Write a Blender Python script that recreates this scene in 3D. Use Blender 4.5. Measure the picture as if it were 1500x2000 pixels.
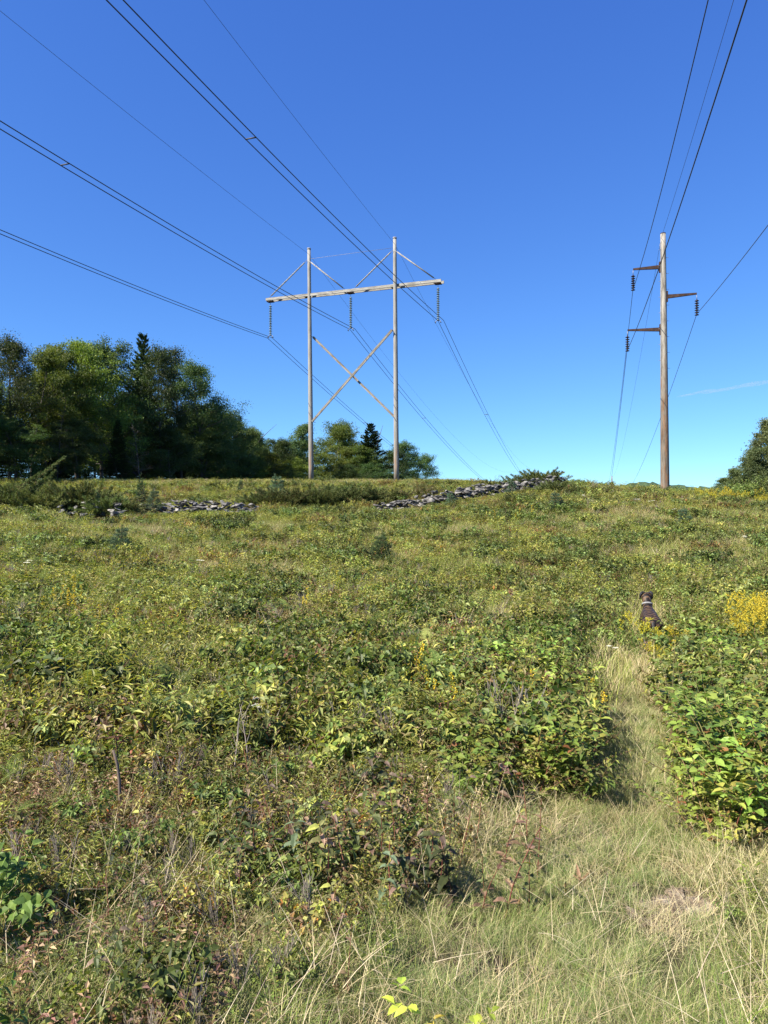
import bpy, bmesh, math
import numpy as np
from mathutils import Vector, Matrix, noise

rng = np.random.default_rng(11)
R = math.radians
F = 1387.0                      # focal length in photograph pixels (1500 x 2000), eye at the origin, looking along +Y
scene = bpy.context.scene
for o in list(bpy.data.objects):
    bpy.data.objects.remove(o)

# ------------------------------------------------------------------ camera, sky, sun, exposure
cam = bpy.data.cameras.new('camera'); camo = bpy.data.objects.new('camera', cam)
scene.collection.objects.link(camo)
cam.sensor_fit = 'VERTICAL'; cam.sensor_height = 36; cam.sensor_width = 27
cam.lens = 36*F/2000; cam.clip_start = 0.05; cam.clip_end = 20000
camo.location = (0, 0, 0); camo.rotation_euler = (R(90), 0, 0)
scene.camera = camo

SUN_AZ = 238; SUN_EL = 45       # compass degrees, +Y is north
w = bpy.data.worlds.new('World'); scene.world = w; w.use_nodes = True
nt = w.node_tree
bg = nt.nodes['Background']
sky = nt.nodes.new('ShaderNodeTexSky'); sky.sky_type = 'NISHITA'; sky.sun_disc = False
sky.sun_elevation = R(SUN_EL); sky.sun_rotation = R(SUN_AZ)
sky.altitude = 2500; sky.air_density = 1.0; sky.dust_density = 0.35; sky.ozone_density = 3.0
sp3 = nt.nodes.new('ShaderNodeSeparateColor'); cb3 = nt.nodes.new('ShaderNodeCombineColor'); nt.links.new(sky.outputs[0], sp3.inputs[0])
for ch, (a_, p_) in enumerate(((.45, 1.0), (.70, .92), (1.08, .60))):      # clear late-summer blue: response of each channel
    m1 = nt.nodes.new('ShaderNodeMath'); m1.operation = 'MULTIPLY'; m1.inputs[1].default_value = .25
    m2 = nt.nodes.new('ShaderNodeMath'); m2.operation = 'POWER'; m2.inputs[1].default_value = p_
    m3 = nt.nodes.new('ShaderNodeMath'); m3.operation = 'MULTIPLY'; m3.inputs[1].default_value = a_*5
    nt.links.new(sp3.outputs[ch], m1.inputs[0]); nt.links.new(m1.outputs[0], m2.inputs[0]); nt.links.new(m2.outputs[0], m3.inputs[0]); nt.links.new(m3.outputs[0], cb3.inputs[ch])
nt.links.new(cb3.outputs[0], bg.inputs[0])
bg.inputs[1].default_value = 0.066
sl = bpy.data.lights.new('sun', 'SUN'); sl.energy = 4.8; sl.angle = R(0.5); sl.color = (1.0, 0.91, 0.76)
so = bpy.data.objects.new('sun', sl); scene.collection.objects.link(so)
sd = Vector((math.sin(R(SUN_AZ))*math.cos(R(SUN_EL)), math.cos(R(SUN_AZ))*math.cos(R(SUN_EL)), math.sin(R(SUN_EL))))
so.rotation_euler = sd.to_track_quat('Z', 'Y').to_euler(); so.location = (-20, -20, 40)
scene.view_settings.view_transform = 'Standard'; scene.view_settings.look = 'None'
scene.view_settings.exposure = 1.4; scene.view_settings.gamma = 1
scene.render.resolution_x = 768; scene.render.resolution_y = 1024

# ------------------------------------------------------------------ materials
def mat(name): 
    m = bpy.data.materials.new(name); m.use_nodes = True
    return m, m.node_tree, m.node_tree.nodes['Principled BSDF']
def foliage(name, transl=0.3, rough=0.5, spec=0.25, tcol=(1.25, 1.3, 0.6), vmin=0.8, vmax=1.25, hue=0.02):
    m, t, p = mat(name); n = t.nodes; L = t.links
    at = n.new('ShaderNodeAttribute'); at.attribute_name = 'col'
    oi = n.new('ShaderNodeObjectInfo')
    mr = n.new('ShaderNodeMapRange'); mr.inputs['To Min'].default_value = vmin; mr.inputs['To Max'].default_value = vmax
    L.new(oi.outputs['Random'], mr.inputs['Value'])
    mu = n.new('ShaderNodeMath'); mu.operation = 'MULTIPLY'; mu.inputs[1].default_value = 7.31
    fr = n.new('ShaderNodeMath'); fr.operation = 'FRACT'
    L.new(oi.outputs['Random'], mu.inputs[0]); L.new(mu.outputs[0], fr.inputs[0])
    mh = n.new('ShaderNodeMapRange'); mh.inputs['To Min'].default_value = 0.5-hue; mh.inputs['To Max'].default_value = 0.5+hue*0.8
    L.new(fr.outputs[0], mh.inputs['Value'])
    h = n.new('ShaderNodeHueSaturation'); L.new(at.outputs['Color'], h.inputs['Color'])
    L.new(mr.outputs[0], h.inputs['Value']); L.new(mh.outputs[0], h.inputs['Hue'])
    L.new(h.outputs[0], p.inputs['Base Color']); p.inputs['Roughness'].default_value = rough
    p.inputs['Specular IOR Level'].default_value = spec
    if transl > 0:
        tr = n.new('ShaderNodeBsdfTranslucent'); mx = n.new('ShaderNodeMixShader'); mx.inputs[0].default_value = transl
        vm = n.new('ShaderNodeVectorMath'); vm.operation = 'MULTIPLY'; vm.inputs[1].default_value = tcol
        L.new(h.outputs[0], vm.inputs[0]); L.new(vm.outputs[0], tr.inputs['Color'])
        L.new(p.outputs[0], mx.inputs[1]); L.new(tr.outputs[0], mx.inputs[2])
        L.new(mx.outputs[0], n['Material Output'].inputs['Surface'])
    return m
M_LEAF = foliage('leaf_blades', 0.36, 0.5, 0.28, (1.35, 1.3, 0.5), .55, 1.5, .025)
M_GRASS = foliage('grass_blades', 0.25, 0.6, 0.2, (1.15, 1.15, 0.7))
M_NEEDLE = foliage('conifer_needles', 0.12, 0.6, 0.2)
M_PETAL = foliage('flower_petals', 0.3, 0.7, 0.1, (1.1, 1.05, 0.7), 0.9, 1.15, 0.01)
M_BARK = foliage('twig_bark', 0.0, 0.85, 0.15)

def noise_mat(name, c1, c2, scale=4, stretch=(1, 1, 1), rough=0.85, bump=0.4, c3=None, bscale=None, detail=8):
    m, t, p = mat(name); n = t.nodes; L = t.links
    tc = n.new('ShaderNodeTexCoord'); mp = n.new('ShaderNodeMapping'); mp.inputs['Scale'].default_value = stretch
    L.new(tc.outputs['Object'], mp.inputs[0])
    nz = n.new('ShaderNodeTexNoise'); nz.inputs['Scale'].default_value = scale; nz.inputs['Detail'].default_value = detail
    nz.inputs['Roughness'].default_value = 0.65
    L.new(mp.outputs[0], nz.inputs['Vector'])
    cr = n.new('ShaderNodeValToRGB'); cr.color_ramp.elements[0].position = 0.35; cr.color_ramp.elements[1].position = 0.65
    cr.color_ramp.elements[0].color = (*c1, 1); cr.color_ramp.elements[1].color = (*c2, 1)
    if c3:
        e = cr.color_ramp.elements.new(0.52); e.color = (*c3, 1)
    L.new(nz.outputs['Fac'], cr.inputs[0]); L.new(cr.outputs[0], p.inputs['Base Color'])
    p.inputs['Roughness'].default_value = rough; p.inputs['Specular IOR Level'].default_value = 0.25
    if bump:
        b = n.new('ShaderNodeBump'); b.inputs['Strength'].default_value = bump; b.inputs['Distance'].default_value = 0.03
        n2 = n.new('ShaderNodeTexNoise'); n2.inputs['Scale'].default_value = bscale or scale*2.5; n2.inputs['Detail'].default_value = 6
        L.new(mp.outputs[0], n2.inputs['Vector'])
        L.new(n2.outputs['Fac'], b.inputs['Height']); L.new(b.outputs[0], p.inputs['Normal'])
    return m
M_SOIL = noise_mat('meadow_soil', (.03, .024, .014), (.09, .075, .04), 1.6, bump=.6, c3=(.055, .055, .022))
M_STONE = noise_mat('fieldstone', (.045, .045, .045), (.30, .29, .27), 3.2, bump=.9, c3=(.14, .135, .13), bscale=9)
M_ROCK = noise_mat('bare_ledge', (.10, .075, .05), (.33, .29, .23), 14, bump=1, c3=(.2, .155, .11), bscale=60)
M_METAL = noise_mat('galvanised_metal', (.16, .16, .165), (.28, .28, .29), 6, rough=.5, bump=0)
M_WIRE = noise_mat('weathered_aluminium_wire', (.035, .037, .042), (.06, .062, .07), 2, rough=.55, bump=0)
M_RUST = noise_mat('rusty_steel', (.025, .013, .011), (.065, .037, .028), 5, rough=.8, bump=.2, c3=(.042, .023, .018))
M_GLASS = noise_mat('grey_porcelain', (.13, .19, .19), (.26, .33, .33), 3, rough=.25, bump=0)
M_BROWNG = noise_mat('brown_porcelain', (.02, .012, .012), (.045, .025, .02), 3, rough=.3, bump=0)
M_PLANK = noise_mat('weathered_timber', (.14, .13, .115), (.38, .375, .345), 1.4, (1, 9, 9), bump=.6, c3=(.27, .262, .24), bscale=5)
M_BRACE = noise_mat('timber_brace_wood', (.09, .075, .06), (.28, .275, .25), 1.4, (1, 9, 9), bump=.6, c3=(.185, .172, .15), bscale=5)

def pole_mat(name, top, low, dark, rust, zmid, zr, cracks):
    m, t, p = mat(name); n = t.nodes; L = t.links
    tc = n.new('ShaderNodeTexCoord'); sep = n.new('ShaderNodeSeparateXYZ'); L.new(tc.outputs['Object'], sep.inputs[0])
    mp = n.new('ShaderNodeMapping'); mp.inputs['Scale'].default_value = (7, 7, 0.9); L.new(tc.outputs['Object'], mp.inputs[0])
    nz = n.new('ShaderNodeTexNoise'); nz.inputs['Scale'].default_value = 1.2; nz.inputs['Detail'].default_value = 9; nz.inputs['Roughness'].default_value = .7
    L.new(mp.outputs[0], nz.inputs['Vector'])
    cr = n.new('ShaderNodeValToRGB'); cr.color_ramp.elements[0].position = .32; cr.color_ramp.elements[1].position = .6
    cr.color_ramp.elements[0].color = (*dark, 1); cr.color_ramp.elements[1].color = (1, 1, 1, 1)
    L.new(nz.outputs['Fac'], cr.inputs[0])
    mr = n.new('ShaderNodeMapRange'); mr.inputs['From Min'].default_value = zmid-zr; mr.inputs['From Max'].default_value = zmid+zr
    ad = n.new('ShaderNodeMath'); ad.operation = 'MULTIPLY_ADD'; ad.inputs[1].default_value = 5.0
    n3 = n.new('ShaderNodeTexNoise'); n3.inputs['Scale'].default_value = 1.1; n3.inputs['Detail'].default_value = 6; L.new(mp.outputs[0], n3.inputs['Vector'])
    L.new(n3.outputs['Fac'], ad.inputs[0]); 
    sb = n.new('ShaderNodeMath'); sb.operation = 'SUBTRACT'; sb.inputs[1].default_value = 2.5
    L.new(sep.outputs['Z'], sb.inputs[0]); L.new(sb.outputs[0], ad.inputs[2]); L.new(ad.outputs[0], mr.inputs['Value'])
    mx = n.new('ShaderNodeMix'); mx.data_type = 'RGBA'; mx.inputs['A'].default_value = (*low, 1); mx.inputs['B'].default_value = (*top, 1)
    L.new(mr.outputs[0], mx.inputs['Factor'])
    # streaks of exposed orange wood
    n4 = n.new('ShaderNodeTexNoise'); n4.inputs['Scale'].default_value = 1.7; n4.inputs['Detail'].default_value = 4
    mp4 = n.new('ShaderNodeMapping'); mp4.inputs['Scale'].default_value = (5, 5, .5); mp4.inputs['Location'].default_value = (3, 1, 7)
    L.new(tc.outputs['Object'], mp4.inputs[0]); L.new(mp4.outputs[0], n4.inputs['Vector'])
    c4 = n.new('ShaderNodeValToRGB'); c4.color_ramp.elements[0].position = .52; c4.color_ramp.elements[1].position = .62
    L.new(n4.outputs['Fac'], c4.inputs[0])
    inv = n.new('ShaderNodeMath'); inv.operation = 'SUBTRACT'; inv.inputs[0].default_value = 1.15; L.new(mr.outputs[0], inv.inputs[1])
    ml = n.new('ShaderNodeMath'); ml.operation = 'MULTIPLY'; ml.use_clamp = True; L.new(c4.outputs[0], ml.inputs[0]); L.new(inv.outputs[0], ml.inputs[1])
    mx2 = n.new('ShaderNodeMix'); mx2.data_type = 'RGBA'; L.new(ml.outputs[0], mx2.inputs['Factor']); L.new(mx.outputs['Result'], mx2.inputs['A']); mx2.inputs['B'].default_value = (*rust, 1)
    mm = n.new('ShaderNodeMix'); mm.data_type = 'RGBA'; mm.blend_type = 'MULTIPLY'; mm.inputs['Factor'].default_value = cracks
    L.new(mx2.outputs['Result'], mm.inputs['A']); L.new(cr.outputs[0], mm.inputs['B'])
    L.new(mm.outputs['Result'], p.inputs['Base Color']); p.inputs['Roughness'].default_value = .85
    b = n.new('ShaderNodeBump'); b.inputs['Strength'].default_value = .7; b.inputs['Distance'].default_value = .04
    L.new(nz.outputs['Fac'], b.inputs['Height']); L.new(b.outputs[0], p.inputs['Normal'])
    return m
M_POLE = pole_mat('grey_pole_wood', (.26, .26, .245), (.19, .18, .16), (.4, .36, .34), (.26, .15, .09), 3.0, 2.5, .55)
M_POLE2 = pole_mat('scarred_pole_wood', (.33, .315, .28), (.175, .145, .115), (.16, .13, .11), (.22, .125, .07), 8.5, 3.0, .85)

# ------------------------------------------------------------------ object helpers
def link(o, parent=None):
    scene.collection.objects.link(o)
    if parent: o.parent = parent
    return o
def tag(o, label=None, cat=None, group=None, kind=None):
    if label: o['label'] = label
    if cat: o['category'] = cat
    if group: o['group'] = group
    if kind: o['kind'] = kind
    return o
def empty(name, loc=(0, 0, 0), rz=0):
    o = bpy.data.objects.new(name, None); o.empty_display_size = .2
    o.location = loc; o.rotation_euler = (0, 0, rz); return link(o)
def copy_tree(o, parent=None):
    c = o.copy(); link(c, parent)
    for ch in list(o.children): copy_tree(ch, c)
    return c

class G:
    """collects vertex/face arrays, builds one mesh"""
    def __init__(s): s.v = []; s.f = []; s.c = []; s.m = []; s.n = 0; s.mats = []; s.sm = []
    def mi(s, m):
        if m not in s.mats: s.mats.append(m)
        return s.mats.index(m)
    def add(s, V, tmpl, C, m, smooth=False):
        """V (N,k,3) vertices of N copies of a piece, tmpl list of faces, C (N,3)"""
        V = np.asarray(V, float); N, k = V.shape[:2]; C = np.broadcast_to(np.asarray(C, float), (N, 3))
        off = s.n + np.arange(N)*k; mi = s.mi(m)
        for f in tmpl:
            s.f.append((np.asarray(f)[None, :] + off[:, None])); s.c.append(C); s.m.append(np.full(N, mi)); s.sm.append(np.full(N, smooth))
        s.v.append(V.reshape(-1, 3)); s.n += N*k
    def mesh(s, name):
        me = bpy.data.meshes.new(name); v = np.concatenate(s.v); me.vertices.add(len(v)); me.vertices.foreach_set('co', v.ravel())
        tot = np.concatenate([np.full(len(f), f.shape[1]) for f in s.f]); loops = np.concatenate([f.ravel() for f in s.f])
        st = np.concatenate([[0], np.cumsum(tot)[:-1]])
        me.loops.add(len(loops)); me.loops.foreach_set('vertex_index', loops.astype(np.int32))
        me.polygons.add(len(tot)); me.polygons.foreach_set('loop_start', st.astype(np.int32)); me.polygons.foreach_set('loop_total', tot.astype(np.int32))
        me.polygons.foreach_set('material_index', np.concatenate(s.m).astype(np.int32))
        me.polygons.foreach_set('use_smooth', np.concatenate(s.sm).astype(bool))
        for m in s.mats: me.materials.append(m)
        me.update(calc_edges=True)
        a = me.attributes.new('col', 'FLOAT_COLOR', 'FACE'); c = np.concatenate(s.c); a.data.foreach_set('color', np.concatenate([c, np.ones((len(c), 1))], 1).astype(np.float32).ravel())
        return me
    def obj(s, name, parent=None):
        return link(bpy.data.objects.new(name, s.mesh(name)), parent)

def nrm(a): return a/np.maximum(np.linalg.norm(a, axis=-1, keepdims=True), 1e-9)
def pick(pal, n, jit=.18):
    """random colours between palette entries; pal: list of (weight, colour)"""
    w = np.array([p[0] for p in pal], float); c = np.array([p[1] for p in pal], float)
    i = rng.choice(len(pal), n, p=w/w.sum()); j = rng.choice(len(pal), n, p=w/w.sum())
    t = rng.random((n, 1))*.35
    return (c[i]*(1-t)+c[j]*t)*(1+rng.uniform(-jit, jit, (n, 1)))

LF_FULL = [(0, 2, 3), (0, 3, 1), (3, 2, 5, 6), (1, 3, 6, 4), (6, 5, 7), (4, 6, 7)]
def leaves(g, P, D, N, L, W, C, m=None, full=False, fold=.18, droop=.15):
    P = np.asarray(P, float); n = len(P); D = nrm(np.asarray(D, float)); S = nrm(np.cross(D, N)); U = np.cross(S, D)
    L = np.broadcast_to(L, (n,))[:, None]; W = np.broadcast_to(W, (n,))[:, None]
    def pt(t, s, u): return P+D*(t*L)+S*(s*W)+U*(u*W)-np.array([0, 0, 1.])*(droop*t*t*L)
    if full:
        V = np.stack([pt(0, 0, 0), pt(.3, -.46, fold), pt(.3, .46, fold), pt(.32, 0, 0), pt(.68, -.36, fold), pt(.68, .36, fold), pt(.68, 0, 0), pt(1, 0, 0)], 1)
        g.add(V, LF_FULL, C, m or M_LEAF)
    else:
        V = np.stack([pt(0, 0, 0), pt(.42, .5, fold), pt(1, 0, 0), pt(.42, -.5, fold)], 1)
        g.add(V, [(0, 1, 2), (0, 2, 3)], C, m or M_LEAF)
def tube(g, pts, r, C, m=None, k=4, smooth=True, cap=False):
    """tube along pts (n,3) with radii r"""
    pts = np.asarray(pts, float); n = len(pts); r = np.broadcast_to(r, (n,))
    T = nrm(np.gradient(pts, axis=0)); ref = np.array([0, 0, 1.]) if abs(T[0][2]) < .9 else np.array([1., 0, 0])
    A = nrm(np.cross(T, ref)); B = np.cross(T, A)
    an = np.arange(k)*2*np.pi/k
    V = pts[:, None]+r[:, None, None]*(np.cos(an)[None, :, None]*A[:, None]+np.sin(an)[None, :, None]*B[:, None])
    f = [(i*k+j, i*k+(j+1) % k, (i+1)*k+(j+1) % k, (i+1)*k+j) for i in range(n-1) for j in range(k)]
    if cap: f += [tuple(range(k-1, -1, -1)), tuple((n-1)*k+j for j in range(k))]
    g.add(V.reshape(1, -1, 3), f, C, m or M_BARK, smooth)
def blades(g, P, az, lean, L, W, C, m=None, seg=3, curve=.8):
    """grass blades: base P, azimuth, starting lean, bending over by curve along the length"""
    n = len(P); L = np.broadcast_to(L, (n,)); W = np.broadcast_to(W, (n,)); curve = np.broadcast_to(curve, (n,)); lean = np.broadcast_to(lean, (n,))
    H = np.stack([np.cos(az), np.sin(az), 0*az], 1); sa = az+np.pi/2+rng.uniform(-.7, .7, n); S = np.stack([np.cos(sa), np.sin(sa), 0*az], 1)
    p = P.copy(); V = []
    for i in range(seg+1):
        wd = W*(1-(i/seg)**1.5*.9)*.5
        V += [p-S*wd[:, None], p+S*wd[:, None]]
        a = lean+curve*(i+.5)/seg
        p = p+(L/seg)[:, None]*(H*np.sin(a)[:, None]+np.array([0, 0, 1.])*np.cos(a)[:, None])
    g.add(np.stack(V, 1), [(2*i, 2*i+1, 2*i+3, 2*i+2) for i in range(seg)], C, m or M_GRASS)

# palettes (real base colours)
GRN = (.13, .18, .042); DGR = (.05, .078, .02); YGR = (.33, .34, .075); LGR = (.25, .31, .10); STR = (.55, .48, .28); TAN = (.36, .28, .15)
BRN = (.125, .075, .042); RED = (.15, .065, .035); ORG = (.42, .16, .035); YEL = (.42, .36, .05); BLU = (.06, .115, .06); GRY = (.20, .175, .145); OLV = (.20, .19, .07)
PINKB = (.20, .12, .09)

def disc(n, r): 
    a = rng.uniform(0, 2*np.pi, n); q = r*np.sqrt(rng.random(n)); return np.stack([q*np.cos(a), q*np.sin(a), 0*a], 1)
def p_grass(n, h, r, pal, w=.004, curve=(.3, 1.4), lean=(0, .5), seg=3):
    g = G(); az = rng.uniform(0, 2*np.pi, n)
    blades(g, disc(n, r), az, rng.uniform(*lean, n), h*rng.uniform(.5, 1.15, n), w*rng.uniform(.6, 1.3, n), pick(pal, n), seg=seg, curve=rng.uniform(*curve, n))
    return g
def p_seed(n, h, r):
    """tall thin dry culms with seed heads"""
    g = G(); az = rng.uniform(0, 2*np.pi, n); P = disc(n, r); L = h*rng.uniform(.7, 1.2, n); le = rng.uniform(0, .5, n); cu = rng.uniform(.1, .9, n)
    blades(g, P, az, le, L, .0035, pick([(3, STR), (1, TAN)], n), seg=4, curve=cu)
    for i in range(n):
        t = rng.uniform(.75, 1, 10); a = le[i]+cu[i]*.5
        Q = P[i]+(t*L[i])[:, None]*np.array([math.cos(az[i])*math.sin(a), math.sin(az[i])*math.sin(a), math.cos(a)])
        leaves(g, Q, rng.normal(0, 1, (10, 3))+[0, 0, 1.2], rng.normal(0, 1, (10, 3)), .025, .005, pick([(1, STR), (1, TAN)], 10), M_GRASS)
    return g
def curve_pts(base, d, L, bend, n=6):
    """gently bending twig"""
    p = np.array(base, float); d = nrm(np.array(d, float)); out = [p.copy()]
    for i in range(n):
        d = nrm(d+np.array(bend)/n+rng.normal(0, .06, 3)); p = p+d*L/n; out.append(p.copy())
    return np.array(out)
def at_t(pts, t):
    n = len(pts)-1; x = np.clip(t*n, 0, n-1e-6); i = x.astype(int); f = (x-i)[:, None]
    return pts[i]*(1-f)+pts[i+1]*f, nrm(pts[i+1]-pts[i])
def twig_leaves(g, pts, n, t0, L, W, pal, full, out=.9, droop=.25, opp=True, fold=.18, m=None, jit=.18):
    t = np.linspace(t0, .98, n); t = np.clip(t+rng.uniform(-.02, .02, n), 0, 1); P, T = at_t(pts, t)
    ph = np.arange(n)*(np.pi/2 if opp else 2.4)+rng.uniform(0, 6)
    for k in ((0, np.pi) if opp else (0,)):
        a = ph+k+rng.normal(0, .3, n); ref = np.array([.3, .2, 1.]); A = nrm(np.cross(T, ref)); B = np.cross(T, A)
        O = np.cos(a)[:, None]*A+np.sin(a)[:, None]*B
        D = O*out+T*.45+rng.normal(0, .15, (n, 3)); N = T+rng.normal(0, .35, (n, 3))+np.array([0, 0, .6])
        sz = rng.uniform(.65, 1.15, n)*(1-.35*np.maximum(0, t-.6))
        leaves(g, P, D, N, L*sz, W*sz, pick(pal, n, jit), m, full, fold, droop)
def p_herb(ns, h, r, nl, L, W, pal, stem=GRN, full=False, opp=True, spread=.35, droop=.3, top=None, t0=.15, tpal=None, rs=.003):
    g = G()
    for b in disc(ns, r):
        hh = h*rng.uniform(.65, 1.15); d = np.array([rng.normal(0, spread), rng.normal(0, spread), 1.])
        pts = curve_pts(b, d, hh, rng.normal(0, .3, 3)*[1, 1, 0]); tube(g, pts, np.linspace(rs, rs*.5, len(pts)), stem, k=3)
        twig_leaves(g, pts, nl, t0, L, W, pal, full, opp=opp, droop=droop)
        if top: top(g, pts, hh)
    return g
def t_golden(g, pts, hh, rich=1.0):
    P, T = at_t(pts, np.array([.78])); n = 8
    for i in range(n):
        t = np.array([rng.uniform(.68, .97)]); p, tt = at_t(pts, t); a = rng.uniform(0, 6.28)
        q = curve_pts(p[0], tt[0]*.7+np.array([math.cos(a), math.sin(a), .4])*.8, .13*(1.15-t[0])*3*rng.uniform(.7, 1.2), (0, 0, -.3), 4)
        k = int(26*rich); s = rng.random(k); Q, _ = at_t(q, s); Q = Q+rng.normal(0, .006, (k, 3))
        leaves(g, Q, rng.normal(0, .6, (k, 3))+[0, 0, 1], rng.normal(0, 1, (k, 3)), .017, .014, pick([(4, (.60, .49, .035)), (2, (.5, .44, .06)), (2, (.32, .32, .06))], k), M_PETAL)
def t_spike(g, pts, hh):
    k = 90; t = rng.uniform(.6, 1, k); Q, _ = at_t(pts, t); Q = Q+rng.normal(0, .012, (k, 3))
    leaves(g, Q, rng.normal(0, .6, (k, 3))+[0, 0, .8], rng.normal(0, 1, (k, 3)), .02, .016, pick([(3, (.75, .55, .04)), (1, YGR)], k), M_PETAL)
def t_umbel(g, pts, hh, r=.055):
    top = pts[-1]; n = 130; d = disc(n, r); d[:, 2] = .012-6*(d[:, 0]**2+d[:, 1]**2)*.6
    leaves(g, top+d, rng.normal(0, 1, (n, 3))*[1, 1, .15], rng.normal(0, .2, (n, 3))+[0, 0, 1], .013, .012, pick([(1, (.75, .75, .68))], n, .1), M_PETAL)
    for i in range(9): tube(g, np.array([top-[0, 0, .05], top+d[i*9]]), .0012, GRN, k=3)
def p_bush(h, r, nb, nl, L, W, pal, full=False, stem=BRN, up=.9, flower=None, sub=2, droop=.35, rs=.006, opp=True, t0=.2):
    """branching shrub: nb stems, each with sub side twigs, ovate leaves along them"""
    g = G()
    for i in range(nb):
        a = rng.uniform(0, 6.28); q = rng.random()**.7; b = np.array([math.cos(a), math.sin(a), 0])*r*.25*q
        d = np.array([math.cos(a)*r*q, math.sin(a)*r*q, h*up]); LL = np.linalg.norm(d)*rng.uniform(.75, 1.1)
        pts = curve_pts(b, d, LL, (math.cos(a)*.25, math.sin(a)*.25, -.15), 7); tube(g, pts, np.linspace(rs, rs*.35, 8), stem, k=4)
        twig_leaves(g, pts, nl, t0+.1, L, W, pal, full, opp=opp, droop=droop)
        for j in range(sub):
            t = np.array([rng.uniform(.3, .85)]); p, tt = at_t(pts, t); aa = rng.uniform(0, 6.28)
            q2 = curve_pts(p[0], tt[0]*.6+np.array([math.cos(aa), math.sin(aa), .25]), LL*rng.uniform(.25, .45), (0, 0, -.1), 5)
            tube(g, q2, np.linspace(rs*.5, rs*.25, 6), stem, k=3); twig_leaves(g, q2, max(3, nl*2//3), .15, L, W, pal, full, opp=opp, droop=droop)
    return g
def p_raspberry(h, r, nb, nl, pal, L=.075, W=.05, full=True):
    """arching canes with compound leaves of three leaflets"""
    g = G()
    for i in range(nb):
        a = rng.uniform(0, 6.28); b = disc(1, r*.4)[0]
        pts = curve_pts(b, (math.cos(a)*.3, math.sin(a)*.3, 1), h*rng.uniform(.8, 1.25), (math.cos(a)*.7, math.sin(a)*.7, -.35), 8)
        tube(g, pts, np.linspace(.005, .002, 9), pick([(1, RED), (1, BRN), (1, OLV)], 1)[0], k=4)
        t = np.linspace(.15, 1, nl); P, T = at_t(pts, t); ph = np.arange(nl)*2.4+rng.uniform(0, 6)
        O = nrm(np.stack([np.cos(ph), np.sin(ph), .35+0*ph], 1)); pet = .07*rng.uniform(.7, 1.3, nl)
        Q = P+O*pet[:, None]
        for j in range(nl): tube(g, np.array([P[j], Q[j]]), .0012, OLV, k=3)
        c = pick(pal, nl); S = nrm(np.cross(O, [0, 0, 1.]))
        for k, (f, s, q) in enumerate(((1, 0, 1.0), (.25, 1, .8), (.25, -1, .8))):
            D = O*f+S*s+rng.normal(0, .12, (nl, 3)); N = rng.normal(0, .3, (nl, 3))+[0, 0, 1]
            leaves(g, Q-(O*.02 if k else 0), D, N, L*q*rng.uniform(.8, 1.15, nl), W*q, c, None, full, .15, .3)
    return g
def p_fern(nf, L, pal, np_=13, nq=9, dry=0):
    g = G()
    for i in range(nf):
        a = rng.uniform(0, 6.28); st = .18+.18*rng.random(); b = disc(1, .06)[0]
        stem = curve_pts(b, (math.cos(a)*.25, math.sin(a)*.25, 1), st, (0, 0, 0), 3)
        pts = curve_pts(stem[-1], (math.cos(a), math.sin(a), rng.uniform(.7, 1.9)), L*rng.uniform(.75, 1.1), (math.cos(a)*.5, math.sin(a)*.5, -.9), 8)
        tube(g, np.concatenate([stem, pts[1:]]), np.linspace(.004, .001, 12), OLV, k=3)
        col = pick(pal, 1, .25)[0]
        t = np.linspace(.02, .97, np_); P, T = at_t(pts, t); side = nrm(np.cross(T, [0, 0, 1.])); up = np.cross(side, T)
        for s in (-1, 1):
            PL = L*.34*(1-t)**.8*rng.uniform(.8, 1.1, np_)+.012; D = nrm(side*s+T*.35+up*.08+rng.normal(0, .06, (np_, 3)))
            q = np.linspace(.06, 1, nq)
            BP = P[:, None]+D[:, None]*(PL[:, None]*q)[..., None]-np.array([0, 0, 1.])*(.25*PL[:, None]*q**2)[..., None]
            LL = (PL[:, None]*.22*(1-q)**.7+.005); DD = np.broadcast_to(D[:, None], BP.shape); TT = np.broadcast_to(T[:, None], BP.shape); UU = np.broadcast_to(up[:, None], BP.shape)
            for s2 in (-1, 1):
                nn = np_*nq; C = col*(1+rng.uniform(-.15, .15, (nn, 1)))
                leaves(g, BP.reshape(-1, 3), (DD*.45+TT*s2).reshape(-1, 3), UU.reshape(-1, 3)+rng.normal(0, .15, (nn, 3)), LL.ravel(), LL.ravel()*.42+.003, C, None, False, .1, .15)
    return g
def p_juniper(r, h, nb, pal, spear=0):
    """prostrate juniper: rising sprays clothed in short needles"""
    g = G()
    for i in range(nb):
        a = rng.uniform(0, 6.28); q = rng.random()**.5; b = disc(1, r*.35)[0]
        el = rng.uniform(.15, .9)+(1-q)*.8; d = np.array([math.cos(a)*math.cos(el), math.sin(a)*math.cos(el), math.sin(el)])
        LL = (r*.75*q+h*.5)*rng.uniform(.7, 1.1); pts = curve_pts(b+[0, 0, .05], d, LL, (math.cos(a)*.3, math.sin(a)*.3, -.15), 6)
        tube(g, pts, np.linspace(.02, .005, 7), BRN, k=3)
        k = int(85*LL/1.0)+20; t = rng.uniform(.25, 1, k); P, T = at_t(pts, t); W_ = (1.15-t)*.22*LL**.5
        O = nrm(rng.normal(0, 1, (k, 3))+[0, 0, .35]); Q = P+O*(W_*rng.random(k))[:, None]
        leaves(g, Q, T*.9+O*.7+[0, 0, .15], rng.normal(0, 1, (k, 3)), .10*rng.uniform(.6, 1.3, k), .026, pick(pal, k), M_NEEDLE, False, .2, 0)
        P2, T2 = at_t(pts, rng.uniform(.1, 1, k)); O = nrm(rng.normal(0, 1, (k, 3)))
        leaves(g, P2, T2+O*.9, rng.normal(0, 1, (k, 3)), .10, .02, pick(pal, k), M_NEEDLE, False, .2, 0)
    return g
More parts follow.
